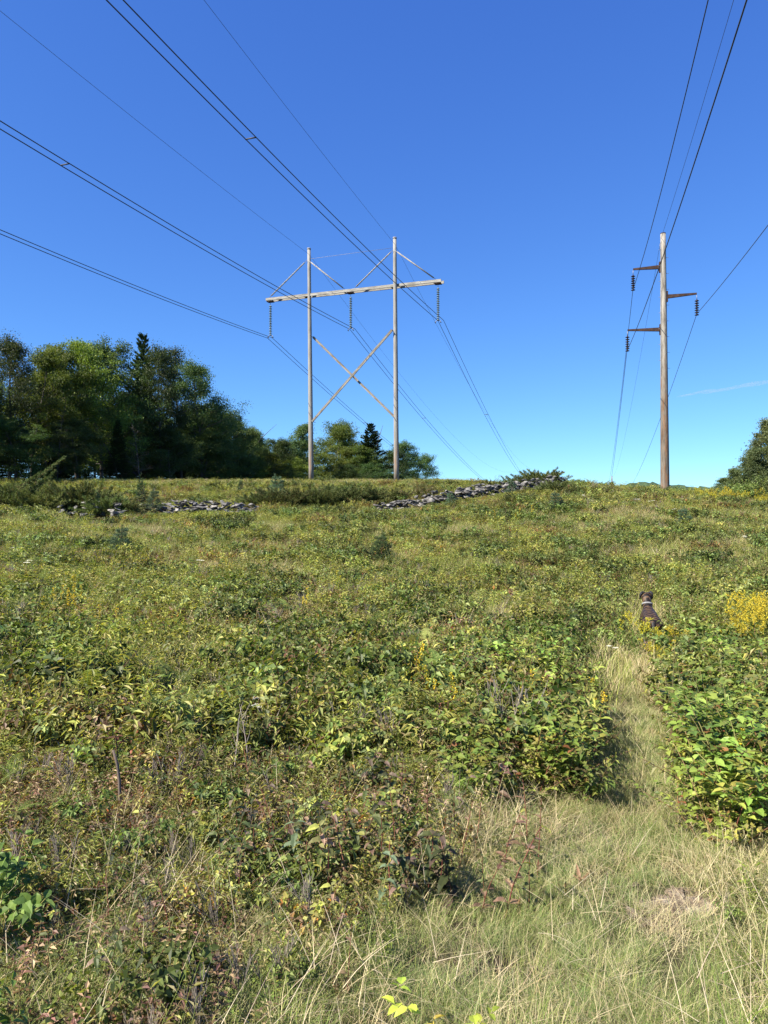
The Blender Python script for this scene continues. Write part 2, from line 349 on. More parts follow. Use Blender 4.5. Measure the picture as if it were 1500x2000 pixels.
def p_youngpine(h, pal, nw=6):
    g = G(); tr = curve_pts((0, 0, 0), (0, 0, 1), h, (0, 0, 0), 6); tube(g, tr, np.linspace(.018, .004, 7), BRN, k=4)
    def needles(pts, n):
        t = rng.uniform(.2, 1, n); P, T = at_t(pts, t); O = nrm(rng.normal(0, 1, (n, 3)))
        leaves(g, P, T*1.1+O*.9, rng.normal(0, 1, (n, 3)), .10*rng.uniform(.7, 1.2, n), .007, pick(pal, n), M_NEEDLE, False, .1, .05)
    needles(tr[3:], 150)
    for k in range(nw):
        z = h*(.12+.8*k/nw); nb = 5
        for j in range(nb):
            a = j*6.28/nb+rng.uniform(-.3, .3); LL = ((h-z)*.46+.07)*rng.uniform(.6, 1.15)
            pts = curve_pts((0, 0, z), (math.cos(a), math.sin(a), .35), LL, (0, 0, .45), 5); tube(g, pts, np.linspace(.008, .003, 6), BRN, k=3); needles(pts, int(150*LL)+25)
            for s in (-1, 1):
                p, tt = at_t(pts, np.array([.5])); q = curve_pts(p[0], tt[0]+np.array([-math.sin(a)*s, math.cos(a)*s, .2])*.8, LL*.45, (0, 0, .3), 4); needles(q, int(90*LL)+15)
    return g
def p_twigs(h, n, col=GRY):
    """bare branching sapling"""
    g = G()
    for i in range(n):
        pts = curve_pts(disc(1, .02)[0], (rng.normal(0, .15), rng.normal(0, .15), 1), h*rng.uniform(.8, 1), rng.normal(0, .2, 3), 7); tube(g, pts, np.linspace(.006, .002, 8), col, k=5)
        for j in range(6):
            p, tt = at_t(pts, np.array([rng.uniform(.3, .9)])); a = rng.uniform(0, 6.28)
            q = curve_pts(p[0], tt[0]+np.array([math.cos(a), math.sin(a), .2])*.6, h*rng.uniform(.12, .3), (0, 0, .3), 4); tube(g, q, np.linspace(.003, .001, 5), col, k=3)
    return g

# ------------------------------------------------------------------ terrain
HU = np.array([-.6, -.35, -.2, 0, .15, .28, .4, .55])
HT = [(-50, [-1.7]*8), (0, [-1.7]*8), (5, [-1.85]*8),
      (10, [-1.8, -1.85, -1.9, -1.95, -2.0, -2.0, -2.0, -1.95]),
      (15, [-1.45, -1.55, -1.65, -1.72, -1.72, -1.66, -1.66, -1.6]),
      (20, [-1.05, -1.2, -1.3, -1.38, -1.3, -1.2, -1.2, -1.15]),
      (28, [-.45, -.7, -.82, -.88, -.55, -.3, -.35, -.4]),
      (38, [.3, -.05, -.15, -.1, .6, 1.05, .6, .42]),
      (45, [1.1, .7, .6, .7, 1.2, 1.5, .85, .6]),
      (60, [2.7, 2.65, 2.65, 2.7, 2.6, 1.1, .3, .1]),
      (80, [2.9, 2.8, 2.6, 2.4, 2.0, .0, -1.2, -1.5]),
      (110, [2.5, 2.4, 2.0, 1.5, .8, -1, -2.5, -3]),
      (170, [0, 0, 0, -1, -2, -4.2, -6, -7]),
      (300, [-6, -6, -6, -7, -8, -9, -10, -11]),
      (800, [-20]*8), (4000, [-30]*8), (9000, [-60]*8)]
HY = np.array([h[0] for h in HT], float); HZ = np.array([h[1] for h in HT], float)
def h0(X, Y):
    X = np.asarray(X, float); Y = np.asarray(Y, float)
    u = np.clip(X/np.maximum(Y, 6), HU[0], HU[-1]-1e-6); y = np.clip(Y, HY[0], HY[-1]-1e-3)
    i = np.clip(np.searchsorted(HY, y, 'right')-1, 0, len(HY)-2); j = np.clip(np.searchsorted(HU, u, 'right')-1, 0, len(HU)-2)
    a = (y-HY[i])/(HY[i+1]-HY[i]); b = (u-HU[j])/(HU[j+1]-HU[j])
    return (HZ[i, j]*(1-a)+HZ[i+1, j]*a)*(1-b)+(HZ[i, j+1]*(1-a)+HZ[i+1, j+1]*a)*b
def bump(X, Y):
    return .06*np.sin(X*.9+1.3*np.sin(Y*.37))*np.cos(Y*.7+.8*np.sin(X*.41))+.03*np.sin(X*2.3+Y*1.1)*np.sin(Y*2.9-X*.7)
def hz(X, Y):
    X = np.asarray(X, float); Y = np.asarray(Y, float); r = .12*np.maximum(Y, 4)*.5
    s = (h0(X, Y)*2+h0(X+r, Y)+h0(X-r, Y)+h0(X, Y+r)+h0(X, Y-r))/6
    return s+bump(X, Y)*np.clip(np.abs(Y)/6, .3, 1)
def gp(px, d, dz=0.0):
    """ground point d metres out under image column px"""
    x = (px-750)/F*d; return np.array([x, d, float(hz(x, d))+dz])
def at(px, py):
    """ground point seen at a pixel"""
    u = (px-750)/F; v = (1000-py)/F; d = np.arange(1.5, 75, .05); z = hz(u*d, d); k = np.nonzero(v*d <= z)[0]
    d = d[k[0]] if len(k) else 55.; return gp(px, d)
def pix(X, Y, Z): return 750+X/Y*F, 1000-Z/Y*F

def axis(near, far, n1, n2):
    a = np.linspace(0, near, n1); b = near*(far/near)**(np.linspace(0, 1, n2)[1:]); return np.concatenate([a, b])
ya = np.concatenate([-axis(4, 4000, 8, 20)[::-1][:-1], axis(72, 9000, 190, 50)])
xa = axis(42, 8000, 110, 45); xa = np.concatenate([-xa[::-1][:-1], xa])
XX, YY = np.meshgrid(xa, ya); ZZ = hz(XX, YY)
g = G(); nx, ny = len(xa), len(ya); idx = np.arange(nx*ny).reshape(ny, nx)
g.v.append(np.stack([XX, YY, ZZ], -1).reshape(-1, 3)); g.n = nx*ny
g.f.append(np.stack([idx[:-1, :-1], idx[:-1, 1:], idx[1:, 1:], idx[1:, :-1]], -1).reshape(-1, 4))
nf = (nx-1)*(ny-1); g.c.append(np.tile([.05, .05, .02], (nf, 1))); g.m.append(np.zeros(nf)); g.sm.append(np.ones(nf, bool)); g.mats.append(M_SOIL)
tag(g.obj('ground'), kind='structure')

# far wooded ridge beyond the crest at the right
M_RIDGE = noise_mat('wooded_ridge', (.018, .038, .022), (.05, .085, .04), .06, bump=0, rough=1)
g = G(); n1 = 260; xs = np.linspace(200, 2400, n1); V = []
for r_ in range(7):
    t = r_/6; y = 1450+260*t
    z = -30+np.sin(t*math.pi/2)*(99+7*np.sin(xs*.006)+4*np.sin(xs*.021+1)-14*np.clip((620-xs)/160, 0, 2)**1)
    z = z+(rng.normal(0, 1.7, n1)+rng.normal(0, 1.2, n1))*min(1, t*2); V.append(np.stack([xs, y+rng.normal(0, 6, n1), z], 1))
V = np.array(V); idx = np.arange(7*n1).reshape(7, n1); g.v.append(V.reshape(-1, 3)); g.n = 7*n1
g.f.append(np.stack([idx[:-1, :-1], idx[:-1, 1:], idx[1:, 1:], idx[1:, :-1]], -1).reshape(-1, 4)); nf = 6*(n1-1)
g.c.append(np.zeros((nf, 3))); g.m.append(np.zeros(nf)); g.sm.append(np.zeros(nf, bool)); g.mats.append(M_RIDGE)
tag(g.obj('hill'), 'dark green wooded ridge low on the horizon right of the single pole', None, kind='structure')

# ------------------------------------------------------------------ H-frame transmission structure
def rod(name, a, b, r0, r1, m, parent, k=20, n=2, cap=True):
    """round member from a to b; vertices kept relative to a so the grain follows it"""
    a = np.array(a, float); b = np.array(b, float); g = G(); t = np.linspace(0, 1, n+1)[:, None]
    tube(g, (b-a)*t, r0+(r1-r0)*t[:, 0], (1, 1, 1), m, k, True, cap); o = g.obj(name, parent); o.location = a; return o
def beam(name, a, b, w_, h_, m, parent):
    """rectangular plank from a to b, long axis local X"""
    a = Vector(a); b = Vector(b); L = (b-a).length; bm = bmesh.new(); bmesh.ops.create_cube(bm, size=1)
    for v in bm.verts: v.co = Vector(((v.co.x+.5)*L, v.co.y*w_, v.co.z*h_))
    bmesh.ops.bevel(bm, geom=bm.edges[:], offset=min(w_, h_)*.08, segments=1)
    me = bpy.data.meshes.new(name); bm.to_mesh(me); bm.free(); me.materials.append(m)
    o = link(bpy.data.objects.new(name, me), parent); o.location = a
    x = (b-a).normalized(); y = Vector((0, 0, 1)).cross(x).normalized(); z = x.cross(y)
    o.rotation_euler = Matrix((x, y, z)).transposed().to_euler(); return o
def lathe(g, prof, m, k=16, off=(0, 0, 0)):
    an = np.arange(k)*2*np.pi/k; V = np.array([[(r*math.cos(a)+off[0], r*math.sin(a)+off[1], z+off[2]) for a in an] for r, z in prof])
    n = len(prof); f = [(i*k+j, i*k+(j+1) % k, (i+1)*k+(j+1) % k, (i+1)*k+j) for i in range(n-1) for j in range(k)]
    g.add(V.reshape(1, -1, 3), f, (1, 1, 1), m, True)
def insulator(parent, top, n, pitch, rad, m, link_len=.35):
    """suspension string: shackle, cap-and-pin discs"""
    g = G(); tube(g, np.array([[0, 0, 0], [0, 0, -link_len]]), .018, (1, 1, 1), M_METAL, 6, cap=True)
    for i in range(n):
        z = -link_len-pitch*i
        lathe(g, [(.001, z), (.04, z-.005), (.045, z-.05), (rad*.55, z-.06), (rad, z-.095), (rad*.96, z-.11), (rad*.6, z-.085), (.03, z-.09), (.018, z-pitch)], m, off=(0, 0, 0))
    o = g.obj('insulator_string', parent); o.location = top; return link_len+pitch*n

def under(o, p):
    """make o a sub-part of part p (p is not rotated)"""
    o.parent = p; o.location = o.location-p.location; return o
tw = empty('transmission_tower', (-2.8, 60.9, float(hz(-2.8, 60.9))))
tag(tw, 'weathered two-pole wooden H-frame tower with timber crossarm and X brace', 'transmission tower')
TL = Vector(tw.location)
rel = lambda p: Vector(p)-TL
def P3(px, py, Y): return Vector(((px-750)/F*Y, Y, (1000-py)/F*Y))
pl0, pl1 = P3(608, 938, 62.3), P3(603.5, 487, 62.3); pr0, pr1 = P3(774.5, 935, 59.4), P3(771, 466, 59.4)
pl0.z = float(hz(pl0.x, pl0.y))-.3; pr0.z = float(hz(pr0.x, pr0.y))-.3
for a, b in ((pl0, pl1), (pr0, pr1)):
    po = rod('pole', rel(a), rel(b), .225, .145, M_POLE, tw, 24, 12)
    under(rod('pole_cap', rel(b+Vector((0, 0, -.02))), rel(b+Vector((0, 0, .10))), .165, .165, M_METAL, tw, 16, 1), po)
cL, cR = P3(522, 586.5, 63.9), P3(863, 549.5, 58.5); cd = (cR-cL).normalized(); cn = Vector((-cd.y, cd.x, 0))*-1
if cn.y > 0: cn = -cn
for s in (1, -1):           # two planks, one on each face of the poles, in spliced lengths
    o_ = cn*(.235*s)
    beam('crossarm', rel(cL+o_-cd*.1*(s < 0)), rel(cR+o_+cd*.12*(s < 0)), .10, .23, M_PLANK, tw)
for q in (0.02, .235, .5, .735, .98):
    c = cL+(cR-cL)*q; beam('spacer_block', rel(c-cd*.13), rel(c+cd*.13), .36, .17, M_BRACE, tw)
for q in (.02, .5, .98):    # steel hangers under the arm
    c = cL+(cR-cL)*q-Vector((0, 0, .165)); beam('hanger_plate', rel(c-cd*.28), rel(c+cd*.28), .5, .05, M_RUST, tw)
up = cn*.25
midc = (cL+cR)/2
for a, b in ((pl1-Vector((0, 0, .95)), cL+cd*.35), (pl1-Vector((0, 0, 1.0)), midc-cd*.45), (pr1-Vector((0, 0, .95)), midc+cd*.45), (pr1-Vector((0, 0, 1.0)), cR-cd*.45)):
    f = rel(a+up*.9+(b-a)*.02); t = rel(b+up*.95+Vector((0, 0, .14)))
    L = t-f; ub = rod('upper_brace', f+L*.07, t-L*.05, .055, .055, M_PLANK, tw, 10, 1)
    under(rod('brace_rod', f, t, .02, .02, M_METAL, tw, 8, 1), ub)
bn = cn*.27
a1, b1 = P3(609, 657, 62.3), P3(770, 815, 59.4); a2, b2 = P3(612, 824, 62.3), P3(768, 646, 59.4)
beam('cross_brace', rel(a1-bn), rel(b1-bn), .09, .18, M_BRACE, tw); beam('cross_brace', rel(a2+bn), rel(b2+bn), .09, .20, M_BRACE, tw)
rod('brace_bolt', rel((a1+b1)/2-bn*1.2), rel((a2+b2)/2+bn*1.2), .04, .04, M_METAL, tw, 8, 1)
for p in (a1, b1, a2, b2): rod('through_bolt', rel(p-cn*.42), rel(p+cn*.42), .025, .025, M_METAL, tw, 8, 1)
rod('guy_strand', rel(pl1-Vector((0, 0, .85))), rel(pr1-Vector((0, 0, .75))), .012, .012, M_METAL, tw, 6, 1)
for q in (.02, .5, .98):
    c = cL+(cR-cL)*q-Vector((0, 0, .19)); hh = insulator(tw, rel(c), 18, .15, .135, M_GLASS, .30)
    e = rel(c-Vector((0, 0, hh)))
    g = G(); tube(g, np.array([(-cd*.23-Vector((0, 0, .16)))[:], (-cd*.2-Vector((0, 0, .05)))[:], (0, 0, 0), (cd*.2-Vector((0, 0, .05)))[:], (cd*.23-Vector((0, 0, .16)))[:]]), .028, (1, 1, 1), M_METAL, 6)
    for s in (-1, 1):
        c2 = np.array((cd*.23*s-Vector((0, 0, .17)))[:]); dd = np.array([.3, .95, 0])*.18; tube(g, np.array([c2-dd, c2, c2+dd]), [.02, .045, .02], (1, 1, 1), M_METAL, 6)
    y = g.obj('yoke', tw); y.location = e

# ------------------------------------------------------------------ single pole line
NP = empty('utility_pole', gp(1299, 45)); PB = Vector(NP.location)
tag(NP, 'single weathered wooden pole with three rusty davit arms, on the right of the hilltop', 'utility pole', 'single poles of the right line')
ptop = P3(1295, 457, 45)-PB; npole = rod('pole', (0, 0, -.3), ptop, .28, .16, M_POLE2, NP, 28, 16)
under(rod('pole_cap', ptop, ptop+Vector((0, 0, .05)), .168, .16, M_RUST, NP, 16, 1), npole)
AD = Vector((.946, -.324, 0))
def davit(tip, zp, s):
    tip = Vector(tip)-PB; t = (zp-0)/ptop.z; c = Vector((ptop.x*t, ptop.y*t, zp)); a = c+AD*s*.2
    g = G(); d = tip-a; n_ = Vector((0, 0, 1)); sd_ = Vector((AD.y, -AD.x, 0))
    V = []
    for p, h_, w_ in ((a, .115, .08), (tip, .05, .05)):
        V += [p+sd_*w_+n_*h_, p-sd_*w_+n_*h_, p-sd_*w_-n_*h_, p+sd_*w_-n_*h_]
    g.add(np.array([[v[:] for v in V]]), [(0, 1, 5, 4), (1, 2, 6, 5), (2, 3, 7, 6), (3, 0, 4, 7), (0, 3, 2, 1), (4, 5, 6, 7)], (1, 1, 1), M_RUST)
    da = g.obj('davit_arm', NP)
    beam('mounting_plate', a-Vector((0, 0, .34)), a+Vector((0, 0, .34)), .2, .07, M_RUST, da)
    insulator(NP, tip-Vector((0, 0, .08)), 7, .146, .135, M_BROWNG, .28)
    return tip
davit(P3(1236.5, 526, 45.6), P3(1297, 521, 45).z-PB.z, -1); davit(P3(1361, 573.5, 44.4), P3(1299, 580, 45).z-PB.z, 1); davit(P3(1225.5, 645, 45.7), P3(1298, 643, 45).z-PB.z, -1)
for i in range(16):      # climbing steps and bolts
    z = 8.2+i*.5; s = (-1)**i; c = Vector((ptop.x*z/ptop.z, 0, z)); rr = .30-.135*z/ptop.z
    under(rod('climbing_step', c+Vector((rr*.9*s, -.05, 0)), c+Vector(((rr+.13)*s, -.05, 0)), .011, .011, M_METAL, NP, 6, 1), npole)
g = G(); tube(g, np.array([(ptop+Vector((-.1, -.1, -.45)))[:], (ptop+Vector((-.26, -.12, -.75)))[:], (ptop+Vector((-.2, -.15, -1.6)))[:], (ptop+Vector((-.19, -.15, -9)))[:]]), .011, (1, 1, 1), M_METAL, 5); g.obj('ground_wire', NP)
NEXT = Vector((.3216*217, 217, 0)); NEXT.z = 11.0-ptop.z
c = copy_tree(NP); c.location = NEXT; c['label'] = 'far pole whose pale tip just shows above the crest left of the single pole'

# ------------------------------------------------------------------ conductors
def wire_pts(P0, thb, ab, bb, thf, af, bf, sb, sf, back=None, fwd=None):
    pts = []
    db = np.array([math.sin(R(thb)), math.cos(R(thb))])*-1; df = np.array([math.sin(R(thf)), math.cos(R(thf))])
    for s in np.linspace(sb, 0, 50)[:-1]: pts.append((P0[0]+db[0]*s, P0[1]+db[1]*s, P0[2]+ab*s+bb*s*s))
    for s in np.linspace(0, sf, 36): pts.append((P0[0]+df[0]*s, P0[1]+df[1]*s, P0[2]+af*s+bf*s*s))
    return np.array(pts)
def solve(P0, th, sgn, obs, b):
    """slope (and curvature) of a span so that it passes through the seen points"""
    d = np.array([math.sin(R(th)), math.cos(R(th))])*sgn; A = []; B = []
    for px, py in obs:
        u = (px-750)/F; v = (1000-py)/F; s = (u*P0[1]-P0[0])/(d[0]-u*d[1]); z = v*(P0[1]+s*d[1]); A.append((s, s*s)); B.append(z-P0[2])
    A = np.array(A); B = np.array(B)
    if b is None:
        W_ = 1/(P0[1]+A[:, 0]*d[1]); a, b = np.linalg.lstsq(A*W_[:, None], B*W_, rcond=None)[0]
        if .0003 < b < .003: return a, b
        b = .0007
    return float(np.sum((B-b*A[:, 1])*A[:, 0])/np.sum(A[:, 0]**2)), b
bundles = [
 (P3(527, 660, 63.8), [(0, 453), (115, 500)], [(712, 826), (844, 928)], 'lowest left pair of bundled black conductors from the left end of the H-frame crossarm'),
 (P3(688.5, 643, 61.1), [(0, 243.5), (127, 320), (425, 500)], [(828, 816), (932, 927)], 'middle pair of bundled black conductors hanging from the centre of the H-frame crossarm'),
 (P3(861, 626, 58.6), [(490, 269), (223, 0)], [(950, 810), (1012, 918)], 'upper pair of bundled black conductors from the right end of the H-frame crossarm')]
sps = [((12,), (94,)), ((34.,), (82,)), ((39.5,), (62,))]
for (P0, ob, of, lab), (s_b, s_f) in zip(bundles, ((None, (712, 826)), ((127, 320), (828, 816)), ((490, 269), (950, 810)))):
    e = empty('power_line', P0); tag(e, lab, 'power line', 'bundled conductors of the H-frame line')
    ab, bb = solve(P0, 18, -1, ob, .0007); af, bf = solve(P0, 15, 1, of, .00046)
    Wp = wire_pts(P0, 18, ab, bb, 15, af, bf, 85, 260)
    for s in (-1, 1):
        off = np.array((cd*.23*s)[:]); g = G(); tube(g, Wp+off-np.array(P0[:]), .021, (1, 1, 1), M_WIRE, 6); g.obj('conductor', e)
    for px, sg in ((s_b, -1), (s_f, 1)):
        if px is None: continue
        th = 18 if sg < 0 else 15; d = np.array([math.sin(R(th)), math.cos(R(th))])*sg; u = (px[0]-750)/F; s = (u*P0[1]-P0[0])/(d[0]-u*d[1])
        a_, b_ = (ab, bb) if sg < 0 else (af, bf); p = Vector((P0[0]+d[0]*s, P0[1]+d[1]*s, P0[2]+a_*s+b_*s*s))-P0
        rod('spacer', p-cd*.24, p+cd*.24, .028, .028, M_WIRE, e, 8, 1)
def single(P0, thb, ob, thf, of, r, lab, cat, grp, bb=None, bf=.0005, fa=None):
    ab, b1_ = solve(P0, thb, -1, ob, bb)
    af, b2_ = fa if fa else solve(P0, thf, 1, of, bf)
    Wp = wire_pts(P0, thb, ab, b1_, thf, af, b2_, 85, 172 if fa else 260)
    g = G(); tube(g, Wp-np.array(P0[:]), r, (1, 1, 1), M_WIRE, 5); o = g.obj('power_line' if r > .012 else 'shield_wire'); o.location = P0; tag(o, lab, cat, grp)
single(P3(604, 497, 62.3), 18, [(0, 20), (500, 420)], 15, [(846, 800), (968, 918)], .010, 'thin shield wire meeting the top of the left pole of the H-frame', 'shield wire', 'thin wires at the pole tops', .0005)
single(P3(772, 478, 59.4), 18, [(397, 0), (500, 130)], 15, [(1024, 908)], .010, 'thin shield wire meeting the top of the right pole of the H-frame', 'shield wire', 'thin wires at the pole tops', .0005, .0004)
def fa_to(P0, th, z1, b=.0005):
    return ((z1-P0[2]-b*180*180)/180, b)
grpR = 'single conductors of the right line'
nz0 = NEXT.z
for P0, ob, zz, lab in ((P3(1236, 567, 45.6), [(1382.5, 0), (1266, 460), (1318, 276)], 0, 'conductor hanging from the upper left arm of the single pole'),
                    (P3(1224.5, 686, 45.7), [(1458, 0), (1308, 460), (1369, 283)], 0, 'conductor hanging from the lower left arm, crossing in front of the single pole'),
                    (P3(1361, 613, 44.4), [(1500, 440)], 0, 'conductor leaving the right arm of the single pole towards the right edge')):
    single(P0, 15.5, ob, 16.8, None, .017, lab, 'power line', grpR, None if len(ob) > 1 else .001, fa=fa_to(P0, 0, P0[2]-PB.z+NEXT.z))
P0 = P3(1291, 466, 45); single(P0, 15.5, [(1433, 0), (1294, 455)], 16.8, None, .009, 'very thin shield wire at the top of the single pole', 'shield wire', 'thin wires at the pole tops', .001, fa=fa_to(P0, 0, P0[2]-PB.z+NEXT.z))

# ------------------------------------------------------------------ dry-stone wall
def hull_stone():
    bm = bmesh.new(); 
    for p in rng.normal(0, 1, (13, 3)):
        p = p/np.linalg.norm(p)*np.array([1, .8, .62]); p = np.clip(p, -.85, .85); bm.verts.new(p)
    bmesh.ops.convex_hull(bm, input=bm.verts[:]); bmesh.ops.delete(bm, geom=[v for v in bm.verts if not v.link_faces], context='VERTS')
    bmesh.ops.bevel(bm, geom=bm.edges[:], offset=.035, segments=1); bmesh.ops.triangulate(bm, faces=[f for f in bm.faces if len(f.verts) > 4])
    bm.verts.index_update(); v = np.array([q.co[:] for q in bm.verts]); f = [tuple(q.index for q in p.verts) for p in bm.faces]; bm.free(); return v, f
STN = [hull_stone() for _ in range(14)]
def rot(ax, ay, az):
    return np.array((Matrix.Rotation(az, 3, 'Z')@Matrix.Rotation(ay, 3, 'Y')@Matrix.Rotation(ax, 3, 'X')))
def put_stone(g, c, size, tilt=.25):
    v, f = STN[rng.integers(len(STN))]; M_ = rot(rng.normal(0, tilt), rng.normal(0, tilt), rng.uniform(0, 6.28))
    V = (v*np.array(size)*.5)@M_.T+c; g.add(V[None], f, (1, 1, 1), M_STONE)
WALLS = []
def wall(name, pts, height, lab, dens=1.0):
    WALLS.append(pts)
    P = np.array([gp(px, d) for px, d in pts]); g = G(); tot = 0
    for i in range(len(P)-1):
        a, b = P[i], P[i+1]; L = np.linalg.norm(b-a); n = int(L*24*dens)
        for k in range(n):
            t = rng.random(); hh = height[i]*(1-t)+height[i+1]*t; lay = rng.random(); c = a+(b-a)*t; c[2] = hz(c[0], c[1])
            dr = nrm(b-a); side = np.array([-dr[1], dr[0], 0])*rng.normal(0, .30*(1.2-lay)); s = rng.uniform(.6, 1.25)*(1.3-.3*lay)
            put_stone(g, c+side+[0, 0, lay*hh], (.50*s, .38*s, .20*s*rng.uniform(.6, 1.4)))
    o = g.obj(name); tag(o, lab, 'stone wall'); return P
wall('stone_wall', [(730, 39.2), (790, 39.2), (850, 39.6), (900, 40.3), (945, 41), (1000, 42.5), (1050, 43.6), (1090, 44.2), (1112, 44.5)], [.4, .5, .7, .78, .78, .78, .85, .95, .5], 'long tumbled grey dry-stone wall climbing the slope to the crest', 1.25)
wall('stone_wall', [(258, 36.3), (320, 37.2), (365, 37.6), (420, 38), (470, 38.3), (505, 38.6)], [.4, .62, .75, .65, .55, .4], 'low stretch of grey dry-stone wall left of the H-frame, below the trees', 1.3)
wall('stone_wall', [(110, 32.3), (125, 32.6), (140, 32.8), (190, 33.3), (225, 33.2), (240, 31.5)], [.5, .55, .6, .8, .8, .6], 'dark broken end of stone wall under the junipers at left', .45)
for px, d, s, lab in ((838, 39.0, (.95, .7, .62), 'large rounded pale boulder at the foot of the long stone wall'),
                      (276, 36.0, (.75, .6, .4), 'single grey boulder lying left of the low wall stretch'),
                      (1245, 33.0, (.5, .4, .22), 'small pale stone half buried in the right slope'),
                      (1392, 36.0, (.8, .5, .3), 'flat pale stone among the weeds on the right slope')):
    g = G(); put_stone(g, np.zeros(3), s, .1); o = g.obj('boulder'); q = gp(px, d); o.location = (q[0], q[1], q[2]+s[2]*.3+(.35 if px in (276,) else .25 if px > 1200 else .1)); tag(o, lab, 'boulder')

# bare ledge in the path
g = G()
for i in range(120):
    v, f = STN[rng.integers(14)]; c = rng.normal(0, 1, 3)*[.11, .07, .004]; s = rng.uniform(.015, .075)
    g.add((v*np.array([s, s*.8, s*.16])@rot(.1, .1, rng.uniform(0, 6)).T+c)[None], f, (1, 1, 1), M_ROCK)
v, f = STN[0]; g.add((v*np.array([.24, .17, .022]))[None]+[0, 0, -.002], f, (1, 1, 1), M_ROCK)
o = g.obj('rock'); q = at(1335, 1775); o.location = (q[0], q[1], q[2]+.0); tag(o, 'bare flaky patch of brown rock showing through the grass of the path', 'rock')

# ------------------------------------------------------------------ trees
def tree_mesh(h, rad, base, pal, nl, leaf, prof='oval', limbs=30, sub=5, bark=(.10, .09, .08), clump=.75, droop=0.0, narrow=.6):
    g = G(); gt = G()
    tr = curve_pts((0, 0, -.3), (rng.normal(0, .03), rng.normal(0, .03), 1), h*.97, rng.normal(0, .05, 3), 10)
    tube(gt, tr, np.linspace(h*.013, h*.002, 11), bark, k=8)
    cl = []
    for i in range(limbs):
        t = base+(1-base)*((i+rng.random())/limbs)**.9*.97
        if prof == 'oval': r = rad*math.sin(math.pi*min(1, (t-base)/(1-base)*.88+.12))**.6
        elif prof == 'cone': r = rad*(1.04-(t-base)/(1-base))**.8
        else: r = rad*(.55+.45*math.sin(math.pi*(t-base)/(1-base)))*(1.15-t)**.3
        r *= rng.uniform(.65, 1.2); p, T = at_t(tr, np.array([t])); a = i*2.4+rng.normal(0, .4); el = rng.uniform(.25, .9) if t < .8 else rng.uniform(.7, 1.4)
        d = (math.cos(a)*math.cos(el), math.sin(a)*math.cos(el), math.sin(el)-droop)
        pts = curve_pts(p[0], d, r*1.05+.3, (math.cos(a)*.2, math.sin(a)*.2, .15-droop), 6); tube(gt, pts, np.linspace(h*.0045*(1.2-t), .008, 7), bark, k=4)
        cl.append((pts[-1], .9, 1)); 
        for j in range(sub):
            q, tt = at_t(pts, np.array([rng.uniform(.3, 1)])); dd = tt[0]*.5+rng.normal(0, .7, 3)+[0, 0, .2-droop]
            q2 = curve_pts(q[0], dd, r*rng.uniform(.25, .5)+.15, (0, 0, .1), 4); tube(gt, q2, np.linspace(.014, .005, 5), bark, k=3)
            cl.append((q2[-1], rng.uniform(.6, 1.1), 1)); cl.append((q2[2], .6, .6))
    wts = np.array([c[2]*c[1] for c in cl]); cnt = rng.multinomial(nl, wts/wts.sum())
    for (c, s, _), k in zip(cl, cnt):
        if k == 0: continue
        s *= clump*rng.uniform(.7, 1.2); P = c+rng.normal(0, 1, (k, 3))*np.array([.5, .5, .33])*s
        tint = pick(pal, 1, .22)[0]; C = .55*tint+.45*pick(pal, k, .2)
        leaves(g, P, rng.normal(0, 1, (k, 3))+[0, 0, -.2], rng.normal(0, .8, (k, 3))+[0, 0, .7], leaf*rng.uniform(.6, 1.2, k), leaf*.62, C, None, False, .12, .2)
    return g.mesh('crown'), gt.mesh('trunk')
def spruce_mesh(h, rad, pal, base=.04, tiers=38, per=9, dens=70, nl=.22, droop=.25, gappy=0.0, upt=.0):
    g = G(); gt = G(); tr = curve_pts((0, 0, -.3), (0, 0, 1), h, (0, 0, 0), 8); tube(gt, tr, np.linspace(h*.011, .015, 9), (.09, .075, .065), k=8)
    for i in range(tiers):
        t = base+(1-base)*(i/tiers); r = rad*(1.03-t)**.85*rng.uniform(.8, 1.1)
        for j in range(per):
            if rng.random() < gappy: continue
            a = j*6.28/per+i*.9+rng.normal(0, .2); rr = r*rng.uniform(.75, 1.12)
            pts = curve_pts((0, 0, t*h), (math.cos(a), math.sin(a), .15+upt+t*.5), rr+.1, (0, 0, -droop+.45*t), 5); tube(gt, pts, np.linspace(.03*(1.1-t)+.006, .005, 6), (.09, .075, .065), k=3)
            k = int(dens*rr)+12; s = rng.uniform(.12, 1, k)**.8; P, T = at_t(pts, s); sd_ = nrm(np.cross(T, [0, 0, 1.])); w_ = rr*.32*(1.1-s)
            P = P+sd_*(rng.uniform(-1, 1, k)*w_)[:, None]+np.array([0, 0, 1.])*(rng.normal(-.02, .06, k))[:, None]
            leaves(g, P, T+sd_*rng.normal(0, .8, (k, 1))+[0, 0, -.1+upt], rng.normal(0, .5, (k, 3))+[0, 0, 1], nl*rng.uniform(.6, 1.2, k), nl*.33, pick(pal, k, .25), M_NEEDLE, False, .25, .15)
    k = 60; P = np.array([0, 0, h*.97])+rng.normal(0, 1, (k, 3))*[.06, .06, .28]; leaves(g, P, rng.normal(0, .5, (k, 3))+[0, 0, 1], rng.normal(0, 1, (k, 3)), nl*.8, nl*.25, pick(pal, k), M_NEEDLE)
    return g.mesh('crown'), gt.mesh('trunk')
